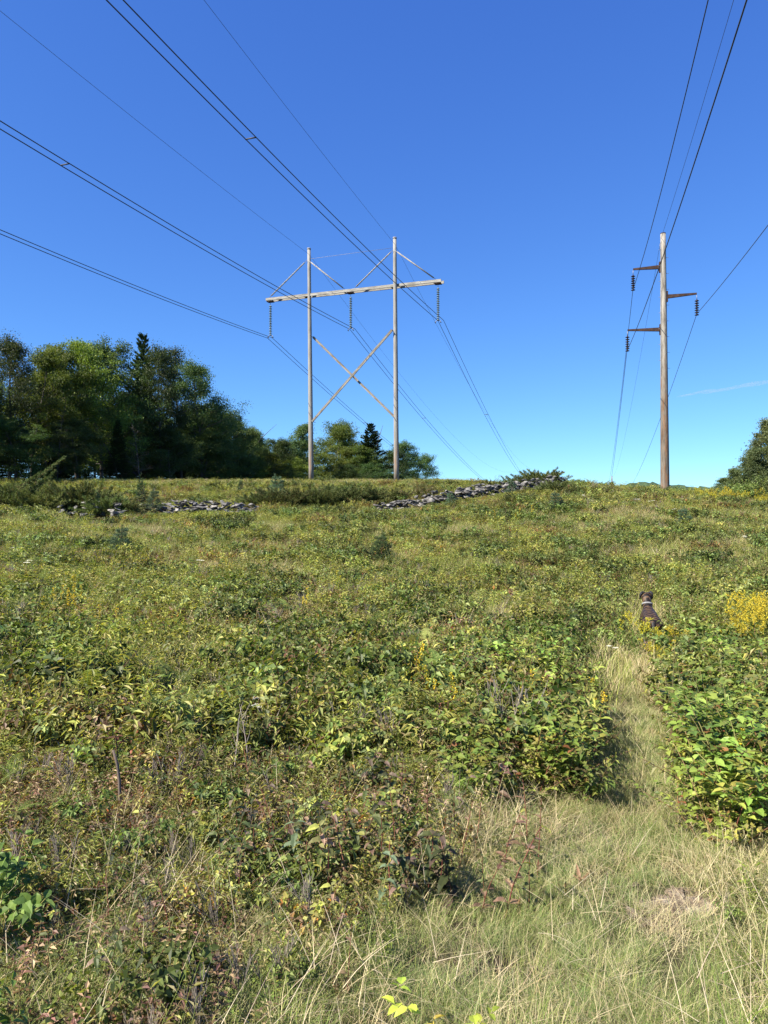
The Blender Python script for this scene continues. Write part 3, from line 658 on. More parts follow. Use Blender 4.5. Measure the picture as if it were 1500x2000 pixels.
def dead_mesh(h):
    gt = G(); tr = curve_pts((0, 0, -.2), (.03, 0, 1), h, (0, 0, 0), 8); c = (.07, .065, .06); tube(gt, tr, np.linspace(.06, .012, 9), c, k=6)
    for i in range(70):
        p, T = at_t(tr, np.array([rng.uniform(.1, .97)])); a = rng.uniform(0, 6.28); L = rng.uniform(.6, 2.4)*(1.2-p[0][2]/h)
        q = curve_pts(p[0], (math.cos(a), math.sin(a), rng.uniform(-.1, .7)), L, (0, 0, .3), 5); tube(gt, q, np.linspace(.018, .006, 6), c, k=3)
        for j in range(5):
            pp, tt = at_t(q, np.array([rng.uniform(.3, 1)])); q2 = curve_pts(pp[0], tt[0]+rng.normal(0, .6, 3), L*.35, (0, 0, .1), 3); tube(gt, q2, np.linspace(.010, .004, 4), c, k=3)
    return gt.mesh('branches')
PB_ = [(3, (.05, .088, .028)), (2, (.075, .12, .04)), (1, (.10, .135, .055)), (1, DGR)]           # birch, greyish
PM_ = [(3, (.075, .12, .022)), (3, (.15, .20, .035)), (1, DGR), (.6, (.22, .24, .04))]              # maple, yellow-green
PO_ = [(3, (.04, .078, .022)), (2, (.06, .10, .028)), (1, (.085, .12, .035))]                        # dark mixed
PS_ = [(3, (.022, .045, .018)), (1, (.04, .07, .025))]
PW_ = [(3, (.035, .065, .028)), (1, (.06, .10, .04))]
TM = dict(
    birch=tree_mesh(15, 3.6, .12, PB_, 30000, .17, 'oval', 36, 6, (.10, .09, .08), .95),
    slender=tree_mesh(15, 2.7, .15, PB_, 20000, .16, 'wild', 34, 5, (.10, .09, .08), .8),
    maple=tree_mesh(15, 4.0, .1, PM_, 30000, .2, 'oval', 34, 6, clump=.9),
    broad=tree_mesh(14, 4.4, .06, PO_, 30000, .19, 'oval', 36, 6, clump=.9),
    airy=tree_mesh(13, 3.4, .03, [(3, (.08, .13, .05)), (2, (.12, .17, .08)), (1, GRN)], 24000, .18, 'cone', 44, 6, (.15, .13, .11), .85),
    spruce=spruce_mesh(15, 2.2, PS_), pine=spruce_mesh(16, 3.9, PW_, .06, 30, 7, 110, .30, .0, .12, .12))
LBL = dict(birch='grey-green birch', slender='slender loose-crowned birch', maple='yellow-green maple', broad='dark broadleaf tree', airy='airy pale green tree', spruce='dark narrow spruce', pine='dark white pine')
def tree(kind, x, y, h, name, label, group, dz=0, wide=1.0, cat='tree'):
    cr, tk = TM[kind]; e = empty(name, (x, y, float(hz(x, y))+dz), rng.uniform(0, 6.28)); H = dict(broad=14, airy=13, pine=16).get(kind, 15)
    s = h/H; e.scale = (s*wide, s*wide, s); tag(e, label, cat, group)
    link(bpy.data.objects.new('trunk', tk), e); link(bpy.data.objects.new('crown', cr), e); return e
NM = dict(birch='birch_tree', slender='birch_tree', maple='maple_tree', broad='broadleaf_tree', airy='broadleaf_tree', spruce='spruce_tree', pine='pine_tree')
FR = [(-50, 55, 680, 'birch', 1, 'at the left edge of the photo, leftmost of the wood'), (18, 57, 672, 'birch', 1, 'first tall one in from the left edge of the photo'),
 (60, 60, 690, 'maple', .9, 'second crown from the left edge, front of the wood'), (88, 63, 702, 'spruce', .8, 'with its pointed tip between two maples, left one'), (117, 64, 706, 'spruce', .8, 'with its pointed tip between two maples, right one'),
 (150, 63, 684, 'maple', .9, 'left of the middle of the wood, behind the bare dead tree'), (198, 67, 683, 'maple', 1.05, 'in the middle of the wood, its leaves the yellowest'),
 (238, 70, 677, 'broad', .9, 'in the middle of the wood below the tall pine'), (279, 76, 653, 'pine', 1.1, 'topping the wood with a ragged tip'), (312, 73, 690, 'birch', .85, 'olive crown right of the tall ragged pine'),
 (358, 80, 680, 'slender', .95, 'standing tallest at the right shoulder of the wood'), (393, 80, 718, 'birch', 1.1, 'sloping shoulder right of the tall slender birch'),
 (424, 84, 797, 'broad', 1.15, 'on the falling right side of the wood'), (446, 88, 806, 'broad', 1.0, 'at the lower right end of the tall wood'), (468, 92, 812, 'spruce', 1.5, 'last and lowest pointed one at the right end of the tall wood'), (488, 94, 842, 'broad', .9, 'low dark crown where the tall wood ends'),
 (512, 100, 845, 'maple', 1.15, 'low crown between the wood and the airy tree'), (566, 106, 820, 'airy', 1.2, 'standing just left of the H-frame left pole'), (532, 98, 862, 'broad', 1.3, 'low one behind the airy tree'),
 (615, 116, 866, 'maple', 1.3, 'right behind the left pole of the H-frame'), (640, 122, 838, 'maple', 1.1, 'round crown between the H-frame poles, left one'), (684, 130, 832, 'broad', 1.15, 'round crown between the H-frame poles, right one'), (662, 116, 876, 'maple', 1.3, 'low front crown between the H-frame poles'),
 (700, 118, 876, 'maple', 1.3, 'low front crown left of the dark pine'), (724, 126, 827, 'pine', 1.75, 'with stepped branches left of the H-frame right pole'), (758, 140, 884, 'broad', 1.3, 'small one right of the dark pine'),
 (786, 150, 870, 'broad', 1.05, 'behind the right pole of the H-frame'), (810, 158, 893, 'broad', 1.2, 'last low crown at the right end of the tree line')]
for px, d, ty, k, wd, where in FR:
    x = (px-750)/F*d; top = (1000-ty)/F*d; tree(k, x, d, top-float(hz(x, d)), NM[k], LBL[k]+' '+where, 'trees along the left side of the clearing', wide=wd)
# deeper rows of the same wood, which close it off behind the front row
ks = ['broad', 'birch', 'maple', 'spruce', 'broad']; i = 0
for off, hh, lab in ((5.5, 14.0, 'dark tree in the row just behind the front of the wood'), (12.5, 14.5, 'dark tree standing deep in the wood behind its front row'), (21, 14, 'dark tree in the deepest row of the wood')):
    for t in np.arange(-52, 62 if off < 20 else 40, 5.6):
        x = -27.5+.31*t-off*.95+rng.normal(0, .8); y = 69.6+.95*t+off*.31+rng.normal(0, 1); 
        if y < 20: continue
        fall = 1-.22*max(0, (t-10)/50); k = ks[i % 5]; i += 1
        tree(k, x, y, hh*fall*rng.uniform(.85, 1.02)*(.78 if t < 2 else .9), NM[k], lab, 'trees deep in the wood at left')
for t in np.arange(-30, 60, 5.5):
    x = -27.5+.31*t-8; y = 69.6+.95*t+3
    tree('broad', x, y, 6.5, 'broadleaf_tree', 'dark low thicket tree hidden deep under the wood', 'low trees deep under the wood', wide=1.8)
# edge trees towards the camera, outside the left of the frame, which shade the wood's edge
for t in (-46, -40, -34, -28, -21): 
    tree('broad', -28.5+.31*t, 69.6+.95*t, 11.5, 'broadleaf_tree', 'edge tree of the wood beyond the left side of the photo', 'trees deep in the wood at left')
for px, d, hh, k, wh in ((30, 55, 5, 'broad', 'dark low undergrowth tree at the far left foot of the wood'), (150, 60, 5, 'broad', 'dark low undergrowth tree at the foot of the wood behind the juniper'), (230, 63, 5.5, 'spruce', 'small dark spruce at the foot of the wood in the middle'), (330, 72, 5.5, 'broad', 'dark low undergrowth tree at the foot of the wood right of the middle'), (400, 80, 6, 'broad', 'dark low undergrowth tree near the right end of the wood'), (450, 88, 6, 'broad', 'dark low undergrowth tree at the right end of the wood'), (490, 95, 6, 'maple', 'small leafy tree joining the wood to the airy tree'), (590, 104, 6, 'maple', 'low leafy thicket tree behind the left pole foot'), (740, 112, 6, 'broad', 'low leafy thicket tree below the dark pine'), (545, 100, 6, 'maple', 'low leafy thicket tree below the airy tree'), (790, 128, 6, 'broad', 'low leafy thicket tree behind the right pole foot'), (690, 110, 5.5, 'broad', 'low leafy thicket tree midway between the two poles')):
    x = (px-750)/F*d; tree(k, x, d, hh, NM[k], wh, 'small trees at the foot of the wood', wide=1.7)
dm = dead_mesh(9)
for px, d, s, lab in ((272, 63, .6, 'bare grey dead tree with fine twigs at the front of the wood'), (112, 58, .6, 'thin grey dead tree between the spruces at left')):
    o = link(bpy.data.objects.new('dead_tree', dm)); x, y, z = gp(px, d); o.location = (x, y, z+(2.5 if px == 112 else 0)*0); o.scale = (s, s, s*(1.25 if px == 112 else 1)); o.rotation_euler = (0, 0, px); tag(o, lab, 'dead tree', 'dead trees at the edge of the wood')
# right side of the clearing
PR = [(3, (.085, .125, .05)), (2, (.14, .175, .085)), (1, (.19, .21, .07)), (.5, DGR)]
TM['poplar'] = tree_mesh(15, 4.3, .02, PR, 30000, .24, 'cone', 44, 6, (.2, .18, .16), .95)
for px, d, ty, wd, lab in ((1500, 41, 808, 1.0, 'grey-green leafy poplar at the right edge of the photo'), (1545, 40, 800, 1.2, 'poplar beyond the right edge of the photo'), (1565, 46, 800, .9, 'taller poplar beyond the right edge of the photo'),
                           (1468, 40, 872, 1.05, 'lower leafy poplar in front of the taller one at the right edge'), (1418, 42, 930, 1.7, 'small rounded leafy tree left of the poplar at the right edge'), (1440, 41, 912, 1.2, 'low bushy sapling under the poplar at the right edge')):
    x = (px-750)/F*d; tree('poplar', x, d, (1000-ty)/F*d-float(hz(x, d))+.9, 'poplar_tree', lab, 'leafy trees at the right edge', dz=-.9, wide=wd)

# ------------------------------------------------------------------ prototypes of the meadow plants
def protos(name, gs):
    c = bpy.data.collections.new(name)
    for i, g in enumerate(gs):
        o = bpy.data.objects.new('%s_%02d' % (name, i), g.mesh(name)); c.objects.link(o)
    return c
def scatter(name, col, P, idx, sc, label, tilt=.12):
    me = bpy.data.meshes.new(name); me.vertices.add(len(P)); me.vertices.foreach_set('co', np.asarray(P).astype(np.float32).ravel())
    r = np.stack([rng.normal(0, tilt, len(P)), rng.normal(0, tilt, len(P)), rng.uniform(0, 6.28, len(P))], 1)
    me.attributes.new('rot', 'FLOAT_VECTOR', 'POINT').data.foreach_set('vector', r.astype(np.float32).ravel())
    me.attributes.new('scl', 'FLOAT', 'POINT').data.foreach_set('value', np.asarray(sc).astype(np.float32))
    me.attributes.new('pidx', 'INT', 'POINT').data.foreach_set('value', np.asarray(idx).astype(np.int32))
    o = link(bpy.data.objects.new(name, me)); t = bpy.data.node_groups.new(name, 'GeometryNodeTree')
    t.interface.new_socket('Geometry', in_out='INPUT', socket_type='NodeSocketGeometry'); t.interface.new_socket('Geometry', in_out='OUTPUT', socket_type='NodeSocketGeometry')
    n = t.nodes; gi = n.new('NodeGroupInput'); go = n.new('NodeGroupOutput'); ip = n.new('GeometryNodeInstanceOnPoints'); ci = n.new('GeometryNodeCollectionInfo')
    ci.inputs[0].default_value = col; ci.inputs['Separate Children'].default_value = True; ci.inputs['Reset Children'].default_value = True
    def na(nm, ty):
        a = n.new('GeometryNodeInputNamedAttribute'); a.data_type = ty; a.inputs['Name'].default_value = nm; return [s for s in a.outputs if s.enabled and s.name == 'Attribute'][0]
    t.links.new(gi.outputs[0], ip.inputs['Points']); t.links.new(ci.outputs[0], ip.inputs['Instance']); ip.inputs['Pick Instance'].default_value = True
    t.links.new(na('pidx', 'INT'), ip.inputs['Instance Index']); t.links.new(na('rot', 'FLOAT_VECTOR'), ip.inputs['Rotation']); t.links.new(na('scl', 'FLOAT'), ip.inputs['Scale'])
    t.links.new(ip.outputs[0], go.inputs[0]); o.modifiers.new('scatter', 'NODES').node_group = t
    tag(o, label, None, None, 'stuff'); return o
GPAL = [(3, (.15, .20, .05)), (2, (.24, .26, .08)), (2, STR), (1, TAN)]
grass_c = protos('grass', [
    p_grass(55, .22, .13, [(4, (.15, .205, .05)), (2, (.24, .28, .09)), (1.2, STR)], .0033, (.5, 1.8), (0, .8)),            # 0 green
    p_grass(55, .22, .15, GPAL, .0033, (.4, 2.0), (0, .9)),                                                                  # 1 mixed
    p_grass(55, .25, .16, [(5, STR), (2, TAN), (1, (.55, .50, .32)), (1, (.13, .16, .04))], .0028, (.6, 2.4), (.1, 1.1)),   # 2 straw
    p_grass(55, .42, .22, [(4, (.50, .44, .27)), (2, STR), (1, TAN)], .003, (.2, 1.0), (.5, 1.35)),      # 3 lying straw
    p_grass(110, .17, .14, [(3, (.15, .23, .07)), (2, (.23, .30, .10)), (1.3, STR)], .0022, (.6, 2.2)),  # 4 fine soft green
    p_seed(12, .55, .15),                                                                                # 5 seed culms
    p_grass(16, .45, .10, [(3, (.13, .19, .03)), (1, (.2, .24, .05))], .009, (.3, 1.2)),                 # 6 broad yellow-green blades
    p_grass(90, .38, .38, GPAL, .007, seg=2), p_grass(90, .42, .42, [(4, STR), (2, TAN), (1, OLV)], .006, seg=2),  # 7, 8 mid distance
    p_grass(110, .42, .5, [(3, (.19, .23, .05)), (2, (.28, .30, .08)), (1, STR)], .010, seg=2),          # 9 mid green
])
S_ = dict(rs=.002)
und_c = protos('undergrowth', [
    p_herb(6, .28, .14, 7, .05, .024, [(3, GRN), (2, OLV), (1.5, YGR)], full=False, **S_),                # 0 small green
    p_herb(7, .32, .15, 8, .045, .022, [(3, BRN), (2, RED), (2, OLV), (1, PINKB)], BRN, **S_),            # 1 brown-red small leaf
    p_herb(7, .55, .16, 15, .085, .016, [(3, YGR), (2, (.15, .20, .035)), (1, LGR)], opp=False, droop=.15, **S_),   # 2 yellow-green narrow leaf
    p_bush(.45, .25, 7, 8, .07, .038, [(3, GRN), (2, OLV), (2, YGR)]),                                    # 3 leafy green
    p_bush(.48, .28, 7, 8, .08, .046, [(3, DGR), (2.5, GRN), (1, LGR)]),                                  # 4 dark leafy
    p_twigs(.45, 7),                                                                                      # 5 grey twigs
    p_herb(5, .44, .15, 9, .06, .025, [(3, TAN), (2, PINKB), (1, BRN)], TAN, **S_),                       # 6 withered tan leaves
    p_bush(.42, .3, 7, 9, .06, .032, [(2, LGR), (2, (.15, .19, .08)), (1, YGR)]),                         # 7 pale green
    p_bush(.4, .3, 7, 8, .06, .034, [(3, OLV), (2, BRN), (.7, ORG), (2, YGR), (.7, RED)]),                # 8 autumn mix
    p_herb(8, .5, .22, 14, .075, .019, [(3, OLV), (3, YGR), (1, TAN)], opp=False, droop=.3, **S_),        # 9 olive narrow
    p_fern(4, .30, [(3, (.12, .17, .03)), (1, YGR)], 10, 5), p_fern(3, .26, [(3, TAN), (1, (.3, .17, .07)), (2, YGR)], 10, 5),   # 10, 11 small ferns
])

# ------------------------------------------------------------------ scatter the meadow
PATH = np.array([at(1080, 1990), at(1150, 1800), at(1175, 1640), at(1232, 1480), at(1224, 1380), at(1230, 1300), at(1266, 1252)])
PATH = np.concatenate([[[.2, .6, 0]], PATH, [gp(1262, 12.5)], [gp(1235, 15)]]); PWD = np.array([.7, .6, .48, .34, .25, .24, .22, .20, .12, .06])
def path_d(P):
    best = np.full(len(P), 9.); 
    for i in range(len(PATH)-1):
        a = PATH[i, :2]; b = PATH[i+1, :2]; ab = b-a; t = np.clip(((P[:, :2]-a)@ab)/(ab@ab), 0, 1); q = a+t[:, None]*ab
        best = np.minimum(best, np.linalg.norm(P[:, :2]-q, axis=1)-(PWD[i]*(1-t)+PWD[i+1]*t))
    return best
def sample(n, d0, d1, umax=.66, pw=1.0):
    """n ground points between two distances; pw=1 is an even cover"""
    e = pw+1; d = (rng.random(n)*(d1**e-d0**e)+d0**e)**(1/e); u = rng.uniform(-umax, umax, n); x = u*d+rng.uniform(-.3, .3, n)
    return np.stack([x, d, hz(x, d)], 1)
def nz2(P, s, seed):
    x, y = P[:, 0]/s+seed*7.1, P[:, 1]/s+seed*3.7
    v = np.sin(x*1.7+1.3*np.sin(y*1.1+seed))+np.sin(y*1.9+1.1*np.sin(x*1.3+2*seed))+.6*np.sin(x*3.7+y*2.9+seed)+.6*np.sin(y*4.3-x*3.1)
    return v/3.2
def choose(W):
    W = np.maximum(W, 0); c = np.cumsum(W, 1); r = rng.random(len(W))*c[:, -1]; return (c < r[:, None]).sum(1)
def zones(P):
    px, py = pix(P[:, 0], P[:, 1], P[:, 2]); pd = path_d(P); x0 = (1273-750)/F*9.75       # trodden spot round the dog
    pd[(np.abs(P[:, 0]-x0*P[:, 1]/9.75) < .26) & (P[:, 1] > 8.7) & (P[:, 1] < 10.7)] = -.3; return px, py, pd
LEDGE = np.array(o.location[:2]) if False else at(1335, 1775)[:2]

WLN = []
def wall_clear(P):
    """low growth just in front of the stone walls"""
    k = np.ones(len(P))
    for pts in WALLS:
        u = np.array([(a-750)/F for a, b in pts]); d = np.array([b for a, b in pts]); up = P[:, 0]/P[:, 1]; wd = np.interp(up, u, d); ins = (up > u[0]) & (up < u[-1]) & (P[:, 1] < wd+.9) & (P[:, 1] > wd-8)
        k[ins] = np.minimum(k[ins], np.where(P[ins, 1] > wd[ins]-.6, .22, .28+.09*(wd[ins]-P[ins, 1])))
    return k
# grass, near
def flank(n, d0, d1, u0=.64, u1=1.25, pw=1.0):
    """the same cover to the left and right of the view"""
    e = pw+1; d = (rng.random(n)*(d1**e-d0**e)+d0**e)**(1/e); x = rng.uniform(u0, u1, n)*d*rng.choice([-1, 1], n)+rng.uniform(-.2, .2, n); return np.stack([x, d, hz(x, d)], 1)
P = np.concatenate([sample(9500, 1.0, 7.5, .72, .75), sample(7500, 7.0, 14, .64), flank(5500, .8, 8), flank(2500, 8, 15, .62, 1.0)]); px, py, pd = zones(P)
keep = (np.linalg.norm((P[:, :2]-LEDGE)/[1.0, .75], axis=1) > .17)
thick = ((px > 1240+(py-1300)*.1) & (py < 1640) & (py > 1250) & (pd > .05)) | ((px > 860) & (py < 1530) & (py > 1260) & (pd > .05))
keep &= ~(thick & (rng.random(len(P)) < .75)); P = P[keep]; px, py, pd = zones(P)
onp = pd < .08; dry = nz2(P, 1.1, 1)+.4*nz2(P, .35, 2)
W = np.stack([1.1-dry*.8, 1+0*dry, .6+dry*1.1, .25+dry*.7, .3+0*dry, .07+0*dry, .09+0*dry], 1)
W[P[:, 1] > 6.5] *= [1.3, 1, .7, .4, .3, .6, 2]; W[P[:, 1] < 4, 6] *= .25
W[onp] = np.stack([.8-dry*.3, .4+0*dry, .3+dry*.6, .15+dry*.4, 1.6-dry*.8, .02+0*dry, .01+0*dry], 1)[onp]
lf = (px < 900) & (P[:, 1] < 5.3); W[lf] *= [1.2, 1.2, 1.3, 1.1, 1.0, .4, .5]
idx = choose(W); sc = rng.uniform(.6, 1.05, len(P)); sc[lf] *= .85; sc = sc*(1+.25*nz2(P, .5, 15)); sc[onp] *= .66; sc[P[:, 1] > 7] *= 1.1; sc[P[:, 1] < 2.2] *= .75
scatter('grass', grass_c, P, idx, sc, 'short mixed green and straw-coloured grass in the foreground and on the path')
# long dead straws lying over the foreground
P = sample(420, 1.4, 6, .72, .6); P[:, 2] += .08; px, py, pd = zones(P); P = P[(pd > .05) | (rng.random(len(P)) < .3)]
g = G(); n = len(P)*5; B = np.repeat(P, 5, 0)+rng.normal(0, .07, (n, 3))*[1, 1, .4]
blades(g, B, rng.uniform(0, 6.28, n), rng.uniform(.5, 1.35, n), rng.uniform(.14, .36, n), .003, pick([(3, (.58, .52, .36)), (2, STR), (1, (.4, .33, .25))], n), seg=4, curve=rng.uniform(0, .6, n))
tag(g.obj('dry_grass'), 'long pale dead straws lying crisscross over the foreground grass', None, None, 'stuff')
# undergrowth, near
P = np.concatenate([sample(2000, 1.7, 5.4, .72), sample(2100, 4.6, 9, .66), sample(3500, 8.5, 15, .64), flank(1500, 1.5, 9), flank(1800, 8.5, 15, .62, 1.0)]); px, py, pd = zones(P)
k = (pd > .10) & ~((py > 1750) & (rng.random(len(P)) < .3)) & ~((py > 1600) & (px > 850) & (rng.random(len(P)) < .8)); P = P[k]; px, py, pd = zones(P); a = nz2(P, 1.6, 3); b = nz2(P, 2.3, 4); z0 = 0*a
a = 1.6*a; b = 1.6*b; W = np.stack([.8+z0, 1.3+a*1.4, .7+b, .65-a*.7, .5-b*.6, .5+z0, 1.1+a*1.0, .6+z0, .5+a*.6, .9+b*.6, .25+b*.5, .12+a*.3], 1)
nearm = P[:, 1] < 5.2; vn = P[:, 1] < 2.9; W[vn] *= [1.2, 1, .6, .12, .1, 1, 1, .15, .15, .7, 1, 1]; W[nearm] *= [1.8, .7, .9, .9, .6, 1.1, .85, .9, .5, 1.2, .5, .1]
rt = (px > 1120) & (P[:, 1] > 7.5); W[rt] *= [1, .3, 1.2, 1.8, 1.8, .5, .4, 1.5, .4, 1, .6, .2]
idx = choose(W); sc = rng.uniform(.75, 1.25, len(P)); sc[nearm] *= .55; sc[P[:, 1] > 9] *= 1.0
fz = (px < 860) & (P[:, 1] > 5.4) & (P[:, 1] < 9); sc[fz] *= .78; sc *= np.clip((pd-.05)/.35, .4, 1)*(1+.25*nz2(P, .8, 12))
scatter('undergrowth', und_c, P, idx, sc, 'low leafy weeds, ferns and withered stems covering the near slope')
# clumps of low leafy shrubs of the slope
C = np.concatenate([sample(60, 5.6, 9, .62), sample(230, 8.5, 24, .62, .8), sample(400, 22, 54, .62)]); P = np.repeat(C, 6, 0); P[:, :2] += rng.normal(0, .32, (len(P), 2))*np.clip(P[:, 1:2]/18, .7, 1.6); P[:, 2] = hz(P[:, 0], P[:, 1])
kd = np.repeat(rng.choice([3, 4, 7, 8, 2, 9], len(C), p=[.24, .36, .10, .12, .10, .08]), 6); px, py, pd = zones(P); k = (pd > .35); P = P[k]; kd = kd[k]
scatter('undergrowth', und_c, P, kd, rng.uniform(.95, 1.6, len(P))*np.clip(P[:, 1]/24, .9, 1.1)*wall_clear(P), 'rounded clumps of leafy growth standing out of the weeds on the slope')
# middle and far slope
P = np.concatenate([sample(9500, 14, 30, .64), sample(15000, 29, 56, .64), sample(5500, 54, 75, .64)]); px, py, pd = zones(P); a = 1.7*nz2(P, 3.2, 5)+.8*nz2(P, .9, 8); b = 1.7*nz2(P, 4.5, 6)+.8*nz2(P, 1.2, 7); z0 = 0*a
P = P[pd > .15]; px, py, pd = zones(P); a = 1.7*nz2(P, 3.2, 5)+.8*nz2(P, .9, 8); b = 1.7*nz2(P, 4.5, 6)+.8*nz2(P, 1.2, 7); z0 = 0*a
W = np.stack([.5+z0, 1.3+a*1.4, .7+b, .6-a*.6, .5-b*.8, .55+a*.4, 1.15+a*.9, .6-a*.4, .5+a*.4, 1.0+b*.6, .10+z0, .05+z0], 1)
W[P[:, 1] > 29] *= [.6, .6, 1.5, 1, .8, .7, .7, 1.2, .6, 1.4, .3, .2]
rt = (px > 1090); W[rt] *= [1, .5, 1, 1.6, 1.6, .7, .6, 1.3, .8, 1, .6, .6]
st = (P[:, 1] > 29) & (P[:, 1] < 37.5) & (px > 250) & (px < 660); W[st] *= [.4, .2, 4, 1, .5, .3, .2, 1.5, .3, 2.5, 1, 0]
ds = (px > 1150) & (px < 1290) & (P[:, 1] > 28); W[ds] *= [1, 2, .3, .3, .3, 3, 3, .2, 1, 1, 0, 0]
idx = choose(W); sc = rng.uniform(.7, 1.2, len(P))*np.clip(P[:, 1]/26, 1.0, 1.15)*(1+.3*nz2(P, 1.1, 12)+.35*nz2(P, 2.6, 14))*wall_clear(P)*np.clip(1.9-P[:, 1]/50, .7, 1)*.84
polepts = [pl0, pr0, PB]
for q in polepts: sc[np.hypot(P[:, 0]-q[0], P[:, 1]-q[1]) < 1.6] *= .6
scatter('undergrowth', und_c, P, idx, sc, 'mixed green, olive and brown weeds covering the middle and upper slope')
P = np.concatenate([sample(1800, 7, 12.5, .64), sample(11000, 12, 30, .64), sample(15000, 28, 60, .64), sample(2500, 58, 75, .64)]); px, py, pd = zones(P); a = nz2(P, 3.2, 9); sc = rng.uniform(.7, 1.1, len(P)); sc[pd < .2] *= .5; sc *= (1+.2*nz2(P, 1.3, 13))*wall_clear(P)
W = np.zeros((len(P), 10)); W[:, 7] = 1; W[:, 8] = .7+a*.9; W[:, 9] = .9-a*.5; dsz = (px > 1150) & (px < 1290) & (P[:, 1] > 28); W[dsz, 8] = 4
idx = choose(W); scatter('grass', grass_c, P, idx, sc*np.clip(1.9-P[:, 1]/50, .7, 1), 'taller seeding grass among the weeds of the middle and upper slope')

# ------------------------------------------------------------------ single plants
def where(xy):
    px, py = pix(xy[0], xy[1], float(hz(xy[0], xy[1])))
    c = ['at the left edge', 'left of centre', 'in the middle', 'right of centre'][int(np.clip((px+60)//300, 0, 3))]
    return c+', '+('closest to the viewer' if xy[1] < 3.2 else 'in the near grass' if xy[1] < 4.4 else 'at the back of the foreground grass' if xy[1] < 6.2 else 'lower on the slope' if xy[1] < 7.6 else 'halfway up the fern patch' if xy[1] < 9 else 'at the top of the fern patch')
def plant_set(name, gs, spots, label, cat, group, zo=0.0):
    """spots: (px, distance, scale, variant, own label or None)"""
    ms = [g.mesh(name) for g in gs]
    for i, s in enumerate(spots):
        px, d, sc, v = s[:4]; o = link(bpy.data.objects.new(name, ms[v % len(ms)])); q = gp(px, d) if not hasattr(px, '__len__') else np.array([px[0], px[1], float(hz(px[0], px[1]))])
        o.location = (q[0], q[1], q[2]+zo); o.rotation_euler = (rng.normal(0, .06), rng.normal(0, .06), rng.uniform(0, 6.28)); o.scale = (sc, sc, sc)
        tag(o, (s[4] if len(s) > 4 and s[4] else label), cat, group)
JP = [(3, (.10, .13, .04)), (2, (.14, .165, .055)), (1, (.055, .08, .03)), (.3, BRN)]
jun = [p_juniper(1.9, .9, 230, JP), p_juniper(1.8, .75, 210, JP), p_juniper(1.5, 1.1, 190, [(3, (.13, .165, .05)), (2, (.16, .19, .06)), (1, (.07, .10, .035))])]
plant_set('juniper_bush', jun, [
    (25, 33.5, 1.15, 0, 'pale green juniper at the left edge above the wall end'), (75, 33.2, 1.1, 2, 'juniper with a long spray reaching up and right, left edge'), (120, 34.5, 1.1, 1, 'dark juniper in the middle of the left clump'),
    (165, 34.6, 1.15, 0, 'broad juniper right of the long-sprayed one, over the wall end'), (205, 33.6, .95, 2, 'dark juniper at the right end of the left clump'), (235, 34, .75, 1, 'small dark juniper between the wall end and the low wall'),
    (505, 40.5, .8, 1, 'low juniper at the right end of the low wall stretch'), (545, 40.2, 1.0, 0, 'spreading juniper right of the low wall stretch'), (590, 40.5, 1.0, 1, 'juniper below the left pole of the H-frame'),
    (635, 40, 1.0, 2, 'dark juniper between the two poles of the H-frame, left one'), (680, 41, .95, 0, 'dark juniper between the two poles of the H-frame, right one'), (725, 41.5, .95, 1, 'juniper just left of the long wall foot'), (765, 42, .8, 2, 'juniper below the right pole of the H-frame'),
    (640, 35, .55, 1, 'small dark juniper in front of the gap between the walls'), (1010, 46, .75, 1, 'juniper on the crest behind the long wall'), (1055, 45.6, 1.0, 0, 'juniper with feathery tips on the crest at the top of the wall'), (1085, 46, .6, 2, 'rightmost juniper on the crest at the top of the wall'),
    (965, 47, .6, 1, 'small juniper on the crest left of the feathery one'), (1130, 36, .5, 1, 'dark flat juniper below the top end of the long wall'), (1085, 37, .7, 0, 'low juniper on the slope below the wall top'), (860, 27, .42, 1, 'low dark juniper in the middle of the slope'),
    (190, 13.2, .36, 2, 'bright green young juniper among the yellow spikes at left'), (1010, 34, .55, 1, 'small juniper in front of the long wall'), (420, 27, .5, 0, 'small juniper on the left middle slope')],
    None, 'juniper', 'junipers on the slope')
# long rising juniper spear
g = G()
for q, L in (((0, 0, .4), 2.6), ((.2, .1, .3), 1.8), ((-.4, 0, .35), 1.6)):
    pts = curve_pts(q, (1, 0, .42), L, (0, 0, .25), 8); tube(g, pts, np.linspace(.03, .006, 9), BRN, k=4)
    k = 420; t = rng.uniform(.1, 1, k); P, T = at_t(pts, t); O = nrm(rng.normal(0, 1, (k, 3))+[0, 0, .3]); leaves(g, P+O*((1.05-t)*.22*rng.random(k))[:, None], T+O*.7, rng.normal(0, 1, (k, 3)), .14, .03, pick(JP, k), M_NEEDLE, False, .2, 0)
o = g.obj('juniper_branch'); q = gp(50, 33); o.location = (q[0]-.3, q[1], q[2]+.85); tag(o, 'long feathery juniper spray pointing up and right over the left clump', 'juniper')
PP = [(3, (.09, .145, .085)), (2, (.13, .19, .11)), (1, (.06, .10, .05))]
pines = [p_youngpine(1.15, PP), p_youngpine(1.0, [(3, (.06, .11, .045)), (2, (.10, .15, .06))])]
plant_set('young_pine', pines, [(236, 18, .85, 0, 'bluish young pine on the left middle slope'), (745, 18.5, .9, 1, 'dark green young pine in the centre of the slope'), (545, 44, 1.6, 0, 'bluish young pine below the left pole of the H-frame'),
    (1085, 29, .95, 0, 'blue-green young pine below the top of the long wall'), (300, 36, 1.2, 0, 'pale young pine behind the single grey boulder'), (1340, 24, .8, 0, 'small bluish pine on the right slope'), (1000, 40, .9, 0, 'pale young pine beside the upper wall'), (880, 36, .8, 0, 'small young pine just below the stone wall foot')], None, 'young pine', 'young pines on the slope')
